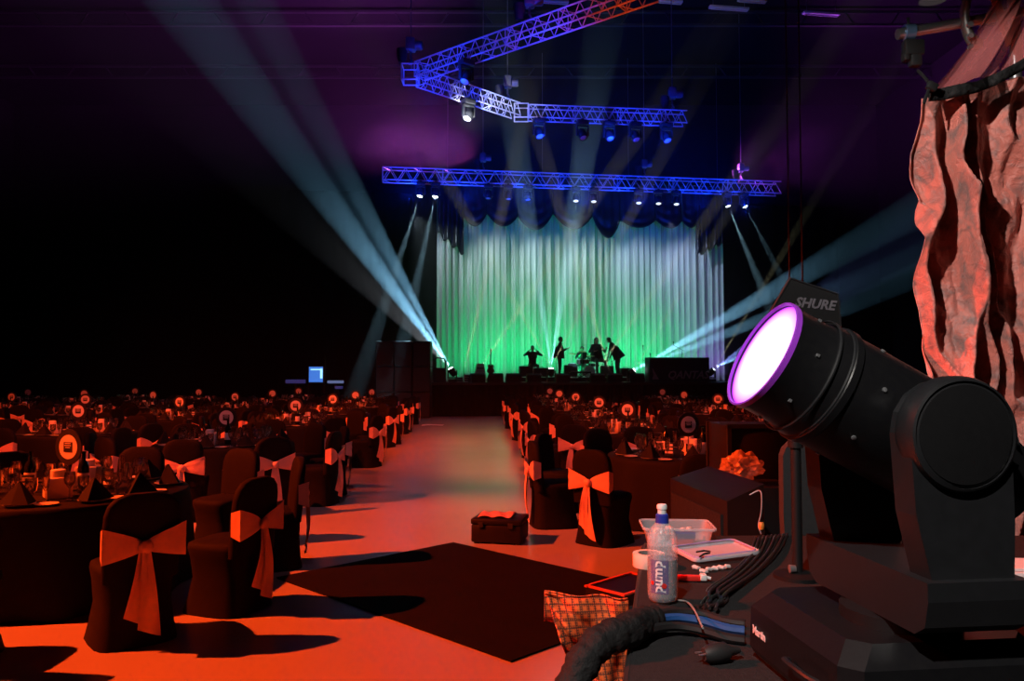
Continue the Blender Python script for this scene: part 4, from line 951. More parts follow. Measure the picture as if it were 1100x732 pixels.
# ---------------------------------------------------------------- things on the aisle floor
M_mat = mat('black_floor_mat', (0.009, 0.008, 0.008), 0.9, spec=0.05, noise=(3, 0.3, (0.012, 0.010, 0.010)), bump=(60, 0.3, 0.004))
cs = [at_z(297, 622), at_z(487, 584), at_z(742, 642), at_z(549, 712)]
cc = sum(cs, Vector()) / 4
mtm = MB(); mtm.prism([((c - cc).x, (c - cc).y) for c in cs], 0.012)
o = mtm.build('floor_mat', M_mat); o.location = cc; tag(o, 'large black square mat lying cornerwise on the aisle floor', 'mat')
M_case = mat('flightcase_black', (0.008, 0.0075, 0.009), 0.55, spec=0.3, noise=(9, 0.3, (0.011, 0.010, 0.012)))
M_redtape = mat('red_tape', (0.75, 0.14, 0.08), 0.5, noise=(15, 0.3, (0.6, 0.10, 0.06)))
p = at_z(537, 586); lc = thing('low_case', 'low black case on the aisle floor beside the right tables', 'case', (p.x, p.y + 0.22, 0), R(-12))
MB().cbox((0, 0, 0.10), (0.50, 0.40, 0.17), 0.015).build('body', M_case, lc, True); MB().cbox((0, 0, 0.215), (0.51, 0.41, 0.055), 0.015).build('lid', M_case, lc, True)
for sx in (-0.15, 0.15): MB().cbox((sx, -0.207, 0.185), (0.05, 0.016, 0.05), 0.004).build('latch', M_steel_dark, lc)
for sx in (-0.2, 0.2):
    for sy in (-0.15, 0.15): MB().box((sx, sy, 0.0085), (0.05, 0.05, 0.017)).build('foot', M_blk, lc)
M_cl2 = mat('pale_folded_cloth', (0.75, 0.42, 0.40), 0.7, noise=(7, 0.3, (0.6, 0.33, 0.32)), bump=(9, 0.5, 0.03))
o = MB().grid(lambda i, j: (-0.20 + 0.34 * i, -0.14 + 0.28 * j, 0.006 + 0.02 * abs(math.sin(7 * i + 2 * j))), 14, 8).build('folded_cloth', M_cl2, None, True); solidify(o, 0.006, 1); o.location = (p.x, p.y + 0.22, 0.2445); o.rotation_euler.z = R(-12)
tag(o, 'pinkish folded cloth lying on the low black case', 'cloth')
p = at_z(629, 630, 0.25); d1 = (at_z(669, 618, 0.25) - p); d2 = (at_z(665, 636, 0.25) - p)
e1 = d1.normalized(); e2 = Vector((e1.y, -e1.x, 0))
tb_ = thing('edged_case', 'flat black case with red-taped edges beside the black mat', 'case', (p.x, p.y, 0), math.atan2(e1.y, e1.x))
MB().box((0.25, -0.16, 0.125), (0.50, 0.32, 0.246)).build('body', M_case, tb_)
for c, d in (((0.25, -0.008, 0.252), (0.52, 0.022, 0.012)), ((0.008, -0.16, 0.252), (0.022, 0.282, 0.012)), ((0.25, -0.312, 0.252), (0.52, 0.022, 0.012)), ((0.492, -0.16, 0.252), (0.022, 0.282, 0.012))):
    MB().box(c, d).build('edge_tape', M_redtape, tb_)
# ---------------------------------------------------------------- control position in the foreground
ZP = EYE - 0.685
M_carpet = mat('black_carpet', (0.030, 0.029, 0.030), 0.95, spec=0.1, noise=(60, 0.3, (0.020, 0.019, 0.020)), bump=(220, 0.6, 0.004))
M_trim = mat('black_rubber', (0.015, 0.015, 0.016), 0.6, noise=(20, 0.3, (0.02, 0.02, 0.021)))
ol = [(0.02, 0.70), (0.252, 1.73), (0.535, 3.16), (0.57, 3.25), (0.64, 3.32), (0.74, 3.35), (3.0, 3.35), (3.0, 0.70)]
dk_ = thing('control_desk', 'black carpeted desk carrying the big lamp in the foreground', 'desk', (1.5, 2.0, 0))
MB().prism([(x - 1.5, y - 2.0) for x, y in ol], 0.035, (0, 0, ZP - 0.035)).build('carpet_top', M_carpet, dk_)
cx0, cy0 = 1.5, 2.0
MB().prism([((x - 1.5) * 0.97, (y - 2.0) * 0.97) for x, y in ol], ZP - 0.05, (0, 0, 0.005)).build('skirted_body', M_skirt, dk_)
MB().tube([(x - 1.5, y - 2.0, ZP - 0.012) for x, y in ol[:6]], 0.013, 8).build('edge_trim', M_trim, dk_, True)
def on(px, py, h=0.0): 
    p = at_z(px, py, ZP + h); return p

# ---- big moving head
FX, FY, FR = 0.83, 1.68, math.atan2(0.1129, 0.9936)
fx = thing('wash_light', 'big black moving wash light glowing violet on the foreground desk', 'stage light', (FX, FY, ZP + 0.002), FR)
M_fix = mat('fixture_black', (0.007, 0.007, 0.0085), 0.36, spec=0.4, noise=(60, 0.3, (0.010, 0.010, 0.011)), bump=(90, 0.15, 0.002))
M_fixg = mat('fixture_grey', (0.016, 0.0165, 0.019), 0.42, noise=(40, 0.3, (0.012, 0.0125, 0.014)))
M_fixd = mat('fixture_matt', (0.006, 0.006, 0.007), 0.6, noise=(60, 0.3, (0.008, 0.008, 0.009)), spec=0.3)
def cham(w0, w1, d0, d1, z0, z1, cy):
    return [[(-w, cy - d, z), (w, cy - d, z), (w, cy + d, z), (-w, cy + d, z)] for w, d, z in ((w0, d0, z0), (w1, d1, z1))]
mb = MB(); by = 0.055
sec = [(0.215, 0.225, 0.012), (0.225, 0.235, 0.03), (0.222, 0.232, 0.125), (0.185, 0.200, 0.165)]
def octr(w, d, z, c=0.035): return [(-w + c, by - d, z), (w - c, by - d, z), (w, by - d + c, z), (w, by + d - c, z), (w - c, by + d, z), (-w + c, by + d, z), (-w, by + d - c, z), (-w, by - d + c, z)]
loft(mb, [octr(*s) for s in sec]); base_o = mb.build('base', M_fix, fx)
for sx in (-0.17, 0.17):
    for sy in (-0.12, 0.23): MB().lathe([(0, 0), (0.02, 0), (0.022, 0.012), (0, 0.014)], 10, (sx, sy, 0)).build('foot', M_trim, base_o)
MB().lathe([(0, 0.165), (0.12, 0.165), (0.12, 0.19), (0.10, 0.195), (0, 0.195)], 24).build('pan_bearing', M_fixd, fx, True)
# yoke: cross piece and two arms with pivot caps
mb = MB(); X0, X1 = -0.09, 0.12
prof = [(-0.228, 0.265), (-0.216, 0.215), (-0.185, 0.195), (0.185, 0.195), (0.216, 0.215), (0.228, 0.265), (0.228, 0.30), (-0.228, 0.30)]
mb.prism(prof, X1 - X0, (X0, 0, 0), (0, 1, 0), (0, 0, 1), (1, 0, 0)); mb.build('yoke_cross_piece', M_fixg, fx)
PZ = 0.572
for sy in (-1, 1):
    mb = MB(); o0 = 0.142 if sy > 0 else -0.207
    arm = [(-0.06, 0.27), (0.10, 0.27), (0.106, 0.40), (0.104, PZ)] + [(0.104 * math.cos(a), PZ + 0.104 * math.sin(a)) for a in (0.4, 0.8, 1.2, 1.57, 1.94, 2.34, 2.74)] + [(-0.104, PZ), (-0.095, 0.42)]
    mb.prism(arm, 0.065, (0, o0, 0), (1, 0, 0), (0, 0, 1), (0, 1, 0)); ao = mb.build('yoke_arm', M_fixg if sy < 0 else M_fix, fx)
    Mx = Matrix.Rotation(R(-90 * sy), 3, 'X')
    MB().lathe([(r_ * 0.91, z_) for r_, z_ in ((0.116, -0.045), (0.122, -0.03), (0.122, 0.0), (0.117, 0.012), (0.112, 0.014), (0.112, 0.008), (0.104, 0.012), (0, 0.018))], 40, (0, sy * 0.207, PZ), Mx).build('pivot_cap', M_fixg, ao, True, 30)
    if sy < 0: MB().lathe([(0, 0.0195), (0.094, 0.0135), (0.0945, 0.009)], 40, (0, sy * 0.207, PZ), Mx).build('cap_cover', M_fixd, ao, True)
# head
HD = Vector((-0.885, 0, 0.465)).normalized()
HM = HD.to_track_quat('Z', 'Y').to_matrix(); PV = Vector((0, 0, PZ))
HS = 0.86
prof = [(r * HS, z) for r, z in [(0, -0.30), (0.085, -0.30), (0.105, -0.285), (0.128, -0.20), (0.148, -0.10), (0.150, 0.10), (0.150, 0.185), (0.156, 0.19), (0.156, 0.205), (0.150, 0.21), (0.147, 0.235), (0.142, 0.24), (0.140, 0.245), (0.140, 0.315), (0.143, 0.325), (0.143, 0.335), (0.139, 0.338), (0.138, 0.325), (0, 0.325)]]
hd = MB().lathe(prof, 56, PV, HM).build('head', M_fix, fx, True, 25)
for z in (0.205, 0.238): MB().lathe([(r * HS, y) for r, y in ((0.1515, z), (0.1535, z + 0.002), (0.1535, z + 0.005), (0.150, z + 0.007))], 56, PV, HM).build('seam_ring', M_fixg, hd, True)
for k in range(7):
    a = 2 * math.pi * k / 7 + 0.2
    MB().lathe([(0.0, 0.0), (0.005, 0.0), (0.005, 0.003), (0, 0.004)], 8, PV + HM @ Vector((0.150 * HS * math.cos(a), 0.150 * HS * math.sin(a), 0.13)), HM @ Matrix.Rotation(a, 3, 'Z') @ Matrix.Rotation(R(90), 3, 'Y')).build('screw', M_alu, hd)
    MB().box(PV + HM @ Vector((0.1405 * HS * math.cos(a), 0.1405 * HS * math.sin(a), 0.28)), (0.006, 0.006, 0.006), mat=HM).build('rivet', M_alu, hd)
for k in range(8):
    a = 2 * math.pi * k / 8
    MB().box(PV + HM @ Vector((0.139 * HS * math.cos(a), 0.139 * HS * math.sin(a), -0.17)), (0.004, 0.05, 0.06), mat=HM @ Matrix.Rotation(a, 3, 'Z')).build('vent_slot', M_fixd, hd)
# the lens glows white in the middle and violet to the rim
lm = bpy.data.materials.new('violet_lens'); lm.use_nodes = True; nt = lm.node_tree; nt.nodes.clear()
o_ = nt.nodes.new('ShaderNodeOutputMaterial'); em = nt.nodes.new('ShaderNodeEmission'); tc = nt.nodes.new('ShaderNodeTexCoord'); ln = nt.nodes.new('ShaderNodeVectorMath'); ln.operation = 'LENGTH'
sb = nt.nodes.new('ShaderNodeVectorMath'); sb.operation = 'SUBTRACT'; lc_ = PV + HM @ Vector((0, 0, 0.332)); sb.inputs[1].default_value = lc_
rp = nt.nodes.new('ShaderNodeValToRGB'); mpn = nt.nodes.new('ShaderNodeMath'); mpn.operation = 'DIVIDE'; mpn.inputs[1].default_value = 0.1375 * HS
rp.color_ramp.elements[0].position = 0.0; rp.color_ramp.elements[0].color = (1.0, 0.86, 1.0, 1)
e = rp.color_ramp.elements.new(0.70); e.color = (1.0, 0.70, 1.0, 1)
e = rp.color_ramp.elements.new(0.88); e.color = (0.85, 0.30, 1.0, 1)
rp.color_ramp.elements[-1].position = 0.99; rp.color_ramp.elements[-1].color = (0.45, 0.03, 0.85, 1)
nt.links.new(tc.outputs['Object'], sb.inputs[0]); nt.links.new(sb.outputs[0], ln.inputs[0]); nt.links.new(ln.outputs['Value'], mpn.inputs[0]); nt.links.new(mpn.outputs[0], rp.inputs[0]); nt.links.new(rp.outputs[0], em.inputs[0]); em.inputs[1].default_value = 1.9
nt.links.new(em.outputs[0], o_.inputs[0])
lens_o = MB().lathe([(0.1375 * HS, 0.331), (0.11 * HS, 0.332), (0.06 * HS, 0.333), (0, 0.333)], 48, PV, HM).build('lens', lm, hd, True)
MB().lathe([(0.137 * HS, 0.336), (0.139 * HS, 0.342), (0.1435 * HS, 0.341), (0.1440 * HS, 0.330)], 56, PV, HM).build('bezel', mat('glow_tinted_bezel', (0.35, 0.05, 0.65), 0.3, noise=(30, 0.3, (0.28, 0.04, 0.55))), hd, True)  # violet lens glow on the rim is put into the bezel colour
# lettering on the base side
M_lab = mat('white_label', (0.85, 0.85, 0.86), 0.5, noise=(30, 0.3, (0.75, 0.75, 0.76))); M_yel = mat('yellow_mark', (0.85, 0.7, 0.03), 0.5, noise=(30, 0.3, (0.8, 0.62, 0.02)))
def face_pt(px, py, xl):
    r = ray(px, py); n = Vector((math.cos(FR), math.sin(FR), 0)); c = Vector((0, 0, EYE)); p0 = Vector((FX, FY, ZP)) + n * xl
    p = c + r * ((p0 - c).dot(n) / r.dot(n)); return fx.matrix_basis.inverted() @ p
fx.matrix_basis = Matrix.Translation((FX, FY, ZP + 0.002)) @ Matrix.Rotation(FR, 4, 'Z')
lp = face_pt(805, 699, -0.2255)
tm = text_mesh('Martin', 0.026, 'lettering', 0.0004, bold=0.001); tm.materials.append(M_lab)
o = link('lettering', tm, base_o); o.matrix_local = basis((0, -1, 0), (0, 0, 1), (-1, 0, 0), (-0.2262, min(0.20, max(-0.08, lp.y)), 0.075))
ly = o.matrix_local.translation.y
o = MB().prism([(-0.010, 0.0), (0.010, 0.0), (0.0, -0.014)], 0.001, (-0.2258, ly - 0.018, 0.107), (0, -1, 0), (0, 0, 1), (-1, 0, 0)).build('triangle_mark', M_yel, base_o)
for k in range(3): MB().box((-0.2256, ly - 0.10 - 0.010 * k, 0.085), (0.001, 0.004, 0.028)).build('printed_bar', M_fixg, base_o)
MB().box((-0.02, -0.10, 0.1655), (0.05, 0.012, 0.001), 0.5).build('worn_sticker', M_lab, base_o)
MB().box((0.0, -0.085, 0.1655), (0.025, 0.010, 0.001), -0.4).build('worn_sticker', M_lab, base_o)
MB().tube([(-0.235, -0.10, 0.075), (-0.250, -0.08, 0.080), (-0.252, 0.0, 0.080), (-0.250, 0.02, 0.080), (-0.235, 0.03, 0.075)], 0.007, 8).build('handle', M_fixg, base_o, True)

# ---- paddle antenna on its stand
AD = 2.66
ap = [at_d(x, y, AD) for x, y in ((849, 299), (900, 316), (903, 350), (874, 400), (856, 400), (828, 335))]
p = on(857, 621); an = thing('paddle_antenna', 'black shark-fin paddle antenna with grey lettering behind the big lamp', 'antenna', (p.x, p.y, ZP))
L0 = Vector((p.x, p.y, ZP))
apl = [(v.x - L0.x, v.z - L0.z) for v in ap]
MB().prism(apl, 0.02, (0, AD - p.y, 0), (1, 0, 0), (0, 0, 1), (0, 1, 0)).build('paddle', M_fixd, an)
MB().tube([(a, AD - p.y, b_) for a, b_ in apl + apl[:1]], 0.004, 6).build('rim', M_fixg, an)
M_gtext = mat('grey_print', (0.10, 0.09, 0.11), 0.6, noise=(40, 0.3, (0.13, 0.12, 0.14)))
tm = text_mesh('SHURE', 0.046, 'lettering', 0.0005, shear=0.25, bold=0.0015); tm.materials.append(M_gtext)
tp = at_d(875, 327, AD); o = link('lettering', tm, an); o.matrix_local = basis(Vector((1, 0, -0.10)).normalized(), Vector((0.10, 0, 1)).normalized(), (0, -1, 0), (tp.x - L0.x, AD - p.y - 0.002, tp.z - L0.z))
MB().tube([(0, 0, 0.01), (0, 0, 0.45), (0, 0, 0.70)], [0.018, 0.018, 0.012], 10).build('pole', M_fixd, an, True)
MB().lathe([(0, 0.44), (0.026, 0.44), (0.026, 0.48), (0, 0.48)], 12).build('collar', M_fixd, an, True)
MB().tube([(0, 0, 0.69), (0.0, AD - p.y, 0.72), (0.01, AD - p.y + 0.01, 0.78)], 0.012, 8).build('mount', M_fixd, an, True)
MB().lathe([(0, 0.0), (0.08, 0.0), (0.08, 0.012), (0.03, 0.022), (0, 0.022)], 28).build('round_base', M_fixd, an, True)
MB().lathe([(0, 0), (0.012, 0), (0.014, 0.02), (0, 0.022)], 10, (-0.015, -0.02, 0.035), Matrix.Rotation(R(-90), 3, 'Y')).build('knob', M_alu, an, True)

def clear_plastic(name, col, fac):
    m = bpy.data.materials.new(name); m.use_nodes = True; nt = m.node_tree; b_ = nt.nodes['Principled BSDF']
    b_.inputs['Base Color'].default_value = (*col, 1); b_.inputs['Roughness'].default_value = 0.25; b_.inputs['Alpha'].default_value = fac
    n = nt.nodes.new('ShaderNodeTexNoise'); n.inputs['Scale'].default_value = 14; mr = nt.nodes.new('ShaderNodeMapRange'); mr.inputs['To Min'].default_value = fac - 0.05; mr.inputs['To Max'].default_value = fac + 0.05
    nt.links.new(n.outputs['Fac'], mr.inputs['Value']); nt.links.new(mr.outputs[0], b_.inputs['Alpha']); return m
# ---- water bottle
p = on(712, 647); wb = thing('water_bottle', 'clear sports water bottle with blue collar and white cap', 'bottle', (p.x, p.y, ZP))
S = 0.285 / 0.285
M_pet = clear_plastic('clear_bottle', (0.78, 0.80, 0.86), 0.30); M_water = glass_mat('water', (0.86, 0.88, 0.95), 0.02)
M_blue = mat('blue_plastic', (0.03, 0.05, 0.42), 0.35, noise=(20, 0.3, (0.02, 0.035, 0.34))); M_wcap = mat('white_plastic', (0.82, 0.82, 0.82), 0.4, noise=(20, 0.3, (0.76, 0.76, 0.76)))
pr = [(0, 0.004), (0.030, 0.0), (0.042, 0.010), (0.0455, 0.025), (0.0455, 0.135), (0.0445, 0.145), (0.0465, 0.155), (0.0450, 0.163), (0.0470, 0.172), (0.0450, 0.180), (0.0455, 0.188), (0.042, 0.204), (0.034, 0.222), (0.022, 0.236), (0.017, 0.242), (0.017, 0.25)]
MB().lathe(pr, 32).build('body', M_pet, wb, True, 60)
MB().lathe([(0, 0.007), (0.029, 0.004), (0.040, 0.012), (0.0435, 0.026), (0.0435, 0.132), (0, 0.132)], 28).build('water', M_water, wb, True, 60)
MB().lathe([(0.0345, 0.008), (0.0350, 0.012), (0.020, 0.010), (0.0, 0.012)], 10).build('foot_tint', M_blue, wb, True)
MB().lathe([(0, 0.236), (0.0195, 0.236), (0.0205, 0.242), (0.0195, 0.262), (0.0150, 0.266), (0, 0.266)], 24).build('collar', M_blue, wb, True)
MB().lathe([(0, 0.264), (0.0135, 0.264), (0.0135, 0.278), (0.0155, 0.280), (0.0155, 0.290), (0.013, 0.294), (0, 0.294)], 20).build('cap', M_wcap, wb, True)
def wrapmesh(me, r, a0, z0):
    for v in me.vertices:
        a = a0 + v.co.x / r; v.co = Vector(((r + v.co.z) * math.cos(a), (r + v.co.z) * math.sin(a), z0 + v.co.y))
    return me
av = math.atan2(-p.y, -p.x)                          # towards the viewer's side of the aisle
lab_mb = MB().grid(lambda i, j: (0.0462 * math.cos(av - 0.85 + 1.25 * i), 0.0462 * math.sin(av - 0.85 + 1.25 * i), 0.035 + 0.100 * j), 14, 4)
M_labv = mat('violet_label', (0.20, 0.17, 0.42), 0.4, noise=(18, 0.3, (0.12, 0.10, 0.30)), alpha=0.55)
lab_o = lab_mb.build('label', M_labv, wb, True)
tm = text_mesh('pump', 0.042, 'lettering', 0.0003, bold=0.0012)
for v in tm.vertices: v.co = Vector((-v.co.y, v.co.x, v.co.z))
wrapmesh(tm, 0.0466, av - 0.30, 0.085); tm.materials.append(M_lab); link('lettering', tm, lab_o)
M_red = mat('red_plastic', (0.75, 0.03, 0.02), 0.4, noise=(20, 0.3, (0.65, 0.025, 0.02)))
for a, z, rr in ((0.10, 0.060, 0.0075), (-0.68, 0.066, 0.006)):
    mb = MB(); Mr = Matrix.Rotation(av + a, 3, 'Z') @ Matrix.Rotation(R(90), 3, 'Y'); mb.lathe([(0, 0.0008), (rr, 0.0008), (rr, 0)], 14, Vector((0.0468 * math.cos(av + a), 0.0468 * math.sin(av + a), z)), Mr); mb.build('red_dot', M_red, lab_o)

# ---- clear tub with odds and ends, lid, tape, clips
M_tub = clear_plastic('clear_tub', (0.72, 0.74, 0.80), 0.42); M_lid = clear_plastic('frosted_lid', (0.70, 0.73, 0.82), 0.62)
def rr_(w, d, z, c=0.025, n=4):
    out_ = []
    for sx, sy, a0 in ((1, 1, 0), (-1, 1, 90), (-1, -1, 180), (1, -1, 270)):
        for k in range(n + 1):
            a = R(a0 + 90 * k / n); out_.append((sx * (w - c) + c * math.cos(a), sy * (d - c) + c * math.sin(a), z))
    return out_
def strip_rings(mb, rings, cap_first=True):
    n = len(rings[0]); vs = [v for r in rings for v in r]; fs = []
    for i in range(len(rings) - 1):
        for j in range(n): fs.append((i * n + j, i * n + (j + 1) % n, (i + 1) * n + (j + 1) % n, (i + 1) * n + j))
    if cap_first: fs.append(tuple(range(n - 1, -1, -1)))
    mb.add(vs, fs)
p = on(726, 583); tub = thing('plastic_tub', 'clear plastic tub of small parts behind the water bottle', 'tub', (p.x, p.y - 0.02, ZP), R(-4))
mb = MB(); strip_rings(mb, [rr_(0.118, 0.080, 0.003), rr_(0.122, 0.084, 0.02), rr_(0.136, 0.096, 0.075), rr_(0.146, 0.106, 0.076), rr_(0.146, 0.106, 0.070)]); mb.build('tub_wall', M_tub, tub, True, 50)
for z0 in (0.0,): MB().tube([(x, y, 0.077) for x, y, _ in rr_(0.143, 0.103, 0)] + [(0.143, 0.078, 0.077)], 0.0035, 6).build('rim', M_tub, tub, True)
M_bit = mat('white_bits', (0.75, 0.73, 0.72), 0.6, noise=(30, 0.3, (0.6, 0.58, 0.57)))
tp0 = Vector((p.x, p.y - 0.02, ZP))
for k in range(18):
    q_ = Vector((rnd.uniform(-0.09, 0.09), rnd.uniform(-0.01, 0.06), 0.02 + 0.0)); h = rnd.uniform(0.012, 0.03)
    o = MB().cbox((0, 0, h / 2), (rnd.uniform(0.012, 0.03), rnd.uniform(0.010, 0.02), h), 0.002).build('white_connector', M_bit); o.location = tp0 + Vector((q_.x, q_.y, 0.006 + 0.028 * (k % 2))); o.rotation_euler = (0, 0, rnd.uniform(0, 3))
    tag(o, 'small white connector lying in the clear tub', 'connector', 'white connectors in the tub')
o = MB().cbox((0, 0, 0), (0.085, 0.03, 0.024), 0.003).build('blue_box', M_blue); o.location = tp0 + Vector((0.02, -0.055, 0.045)); tag(o, 'flat blue plastic box inside the clear tub', 'box')
o = MB().cbox((0, 0, 0), (0.080, 0.028, 0.022), 0.003).build('red_box', M_red); o.location = tp0 + Vector((0.01, -0.056, 0.0205)); tag(o, 'red plastic box under the blue one in the tub', 'box')
p = on(768, 598); lid = thing('tub_lid', 'frosted plastic lid leaning flat beside the tub', 'lid', (p.x, p.y, ZP + 0.018), R(22)); lid.rotation_euler = (R(2), R(-3), R(16))
mb = MB(); strip_rings(mb, [rr_(0.125, 0.085, 0.0), rr_(0.130, 0.090, 0.002), rr_(0.130, 0.090, 0.012), rr_(0.138, 0.098, 0.013), rr_(0.140, 0.100, 0.006), rr_(0.139, 0.099, 0.000)]); mb.build('panel', M_lid, lid, True, 50)
MB().tube([(x, y, 0.013) for x, y, _ in rr_(0.128, 0.088, 0)] + [(0.128, 0.063, 0.013)], 0.003, 6).build('seal_ring', mat('lilac_seal', (0.35, 0.33, 0.62), 0.4, noise=(20, 0.3, (0.3, 0.28, 0.55))), lid, True)
M_tape = mat('cream_tape', (0.80, 0.66, 0.56), 0.6, noise=(20, 0.3, (0.74, 0.60, 0.50))); M_core = mat('card_core', (0.10, 0.09, 0.09), 0.8, noise=(30, 0.3, (0.3, 0.28, 0.27)))
p = on(697, 609); tr_ = thing('tape_roll', 'cream roll of tape lying behind the water bottle', 'tape', (p.x, p.y, ZP))
MB().lathe([(0.038, 0.001), (0.056, 0.001), (0.057, 0.003), (0.057, 0.047), (0.056, 0.049), (0.038, 0.049)], 36).build('tape', M_tape, tr_, True, 30)
MB().lathe([(0.038, 0.002), (0.035, 0.002), (0.035, 0.048), (0.038, 0.048)], 36).build('core', M_core, tr_, True, 30)
p = on(739, 625); rt = thing('red_tool', 'red plastic tool lying right of the water bottle', 'tool', (p.x, p.y, ZP), R(-5))
MB().cbox((0, 0, 0.012), (0.085, 0.022, 0.018), 0.004).build('handle', M_red, rt, True); MB().cbox((0.05, 0, 0.016), (0.022, 0.030, 0.020), 0.004).build('clip', M_wcap, rt, True); MB().tube([(0.06, 0, 0.016), (0.075, -0.004, 0.012)], 0.005, 8).build('tip', M_wcap, rt, True)
for k, (px, py) in enumerate(((747, 612), (755, 616), (761, 614), (768, 613), (774, 612), (781, 611))):
    p = on(px, py); o = MB().tube([(-0.014, 0, 0.008), (-0.006, 0.003, 0.010), (0.006, -0.002, 0.009), (0.014, 0.003, 0.008)], [0.006, 0.008, 0.007, 0.004], 8).build('white_clip', M_bit, None, True)
    o.location = (p.x, p.y - 0.01, ZP); o.rotation_euler.z = rnd.uniform(-0.8, 0.8); tag(o, ['leftmost white cable clip in front of the lid', 'second white cable clip from the left before the lid', 'third white cable clip before the lid', 'fourth white cable clip before the lid', 'fifth white cable clip before the lid', 'rightmost white cable clip before the lid'][k], 'clip', 'white clips in front of the lid')
M_wire = mat('black_wire', (0.014, 0.014, 0.015), 0.42, noise=(30, 0.3, (0.02, 0.02, 0.021)))
p = on(757, 604); o = MB().tube([(-0.03, 0.0, 0.036), (0.0, 0.012, 0.038), (0.02, 0.0, 0.038), (0.014, -0.015, 0.036), (-0.01, -0.03, 0.036), (-0.03, -0.05, 0.03)], 0.0035, 6).build('cable_hook', M_wire, None, True); o.location = (p.x, p.y, ZP); tag(o, 'bent black wire hook lying on the frosted lid', 'wire')

# ---- cables on the desk
def smooth_path(pts, n=6):
    pts = [Vector(p) for p in pts]; out_ = []
    P = [pts[0] * 2 - pts[1]] + pts + [pts[-1] * 2 - pts[-2]]
    for i in range(1, len(P) - 2):
        for k in range(n):
            t = k / n; a, b_, c, d = P[i - 1], P[i], P[i + 1], P[i + 2]
            out_.append(0.5 * ((2 * b_) + (c - a) * t + (2 * a - 5 * b_ + 4 * c - d) * t * t + (3 * b_ - a - 3 * c + d) * t ** 3))
    return out_ + [pts[-1]]
def cable(pts, r, label, m=None, group=None, name='cable'):
    return tag(MB().tube(smooth_path(pts), r, 7).build(name, m or M_wire, None, True), label, 'cable', group)
for k in range(9):
    t = k / 8; h = 0.006 + 0.011 * (k % 2)
    pts = [on(846 - 34 * t, 574 + 3 * t, h), on(836 - 32 * t, 592 + 5 * t, h + 0.004), on(818 - 34 * t, 612 + 5 * t, h), on(790 - 30 * t, 632 + 3 * t, h + 0.003), on(766 - 14 * t + 9 * (k % 3), 645 + 2 * t, h), on(772 - 26 * t, 655 - 3 * t, h)]
    cable(pts, 0.0052, ORD[k] + ' black cable counted from the antenna pole in the loose bunch', None, 'loose bunch of black cables on the desk')
for k, (py, m, r, lab) in enumerate(((662, M_wire, 0.011, 'uppermost thick black cable leaving the fabric sleeve'), (668, mat('blue_cable', (0.02, 0.09, 0.30), 0.45, noise=(20, 0.3, (0.015, 0.07, 0.24))), 0.012, 'blue cable leaving the black fabric sleeve'), (676, M_wire, 0.012, 'lowest thick black cable leaving the fabric sleeve'))):
    cable([on(682, py + 8, 0.030), on(696, py + 1, 0.032), on(722, py - 5 + k, 0.028), (on(752, py - 3 + 2 * k, 0.022)), on(780, py + 5 + 2 * k, 0.015), on(800, py + 8 + 2 * k, 0.014)], r, lab, m, 'thick cables running to the big lamp')
cable([on(728, 645, 0.006), on(738, 647, 0.01), on(746, 656, 0.05), on(755, 675, 0.06)], 0.003, 'thin grey cable arching down from the water bottle', mat('grey_wire', (0.28, 0.28, 0.28), 0.5, noise=(30, 0.3, (0.24, 0.24, 0.24))), None)
# fabric sleeve over the desk edge
sl = [on(704, 665, 0.034), on(690, 669, 0.040), on(672, 679, 0.043)]
edge = sl[-1]
sl += [Vector((edge.x - 0.075, edge.y - 0.05, ZP + 0.030)), Vector((edge.x - 0.135, edge.y - 0.10, ZP - 0.035)), Vector((edge.x - 0.17, edge.y - 0.13, ZP - 0.15)), Vector((edge.x - 0.19, edge.y - 0.14, ZP - 0.35)), Vector((edge.x - 0.19, edge.y - 0.12, ZP - 0.60)), Vector((edge.x - 0.18, edge.y - 0.10, 0.02))]
sp_ = smooth_path(sl, 12)
M_sleeve = mat('black_fabric', (0.011, 0.0105, 0.011), 0.75, spec=0.3, noise=(20, 0.3, (0.008, 0.0075, 0.008)), bump=(26, 0.8, 0.02))
tag(MB().tube(sp_, [0.032 + 0.009 * min(1, i / 20) + 0.0025 * math.sin(i * 0.9) + 0.002 * math.sin(i * 2.3) for i in range(len(sp_))], 18).build('cable_sleeve', M_sleeve, None, True, 180), 'black fabric cable sleeve hanging over the desk edge', 'cable sleeve')
p = on(775, 712); pl = thing('power_plug', 'black round power plug lying left of the lamp base', 'plug', (p.x, p.y, ZP), R(20))
MB().lathe([(0, 0), (0.014, 0), (0.020, 0.01), (0.023, 0.03), (0.023, 0.06), (0.012, 0.075), (0.008, 0.10), (0, 0.10)], 16, (-0.05, 0, 0.024), Matrix.Rotation(R(90), 3, 'Y')).build('body', M_trim, pl, True)
for s in (-0.008, 0.008): MB().box((-0.058, s, 0.028), (0.018, 0.005, 0.002)).build('pin', M_alu, pl)
# thin upright wire with an orange bead
p = on(817, 574); ow = thing('bead_wire', 'thin upright wire with an orange bead at the desk back', 'wire', (p.x, p.y - 0.01, ZP))
MB().tube(smooth_path([(0.0, 0, 0.002), (-0.012, 0.0, 0.04), (0.0, 0, 0.09), (0.004, 0.0, 0.16), (0.0, 0.02, 0.185), (-0.04, 0.03, 0.165)]), 0.003, 6).build('wire', mat('pale_wire', (0.3, 0.3, 0.32), 0.4, noise=(30, 0.3, (0.25, 0.25, 0.27))), ow, True)
MB().lathe([(0, 0), (0.010, 0.002), (0.013, 0.012), (0.013, 0.024), (0.009, 0.032), (0, 0.032)], 12, (0.0, 0, 0.02)).build('bead', mat('orange_bead', (0.85, 0.30, 0.05), 0.4, noise=(20, 0.3, (0.7, 0.24, 0.04))), ow, True)

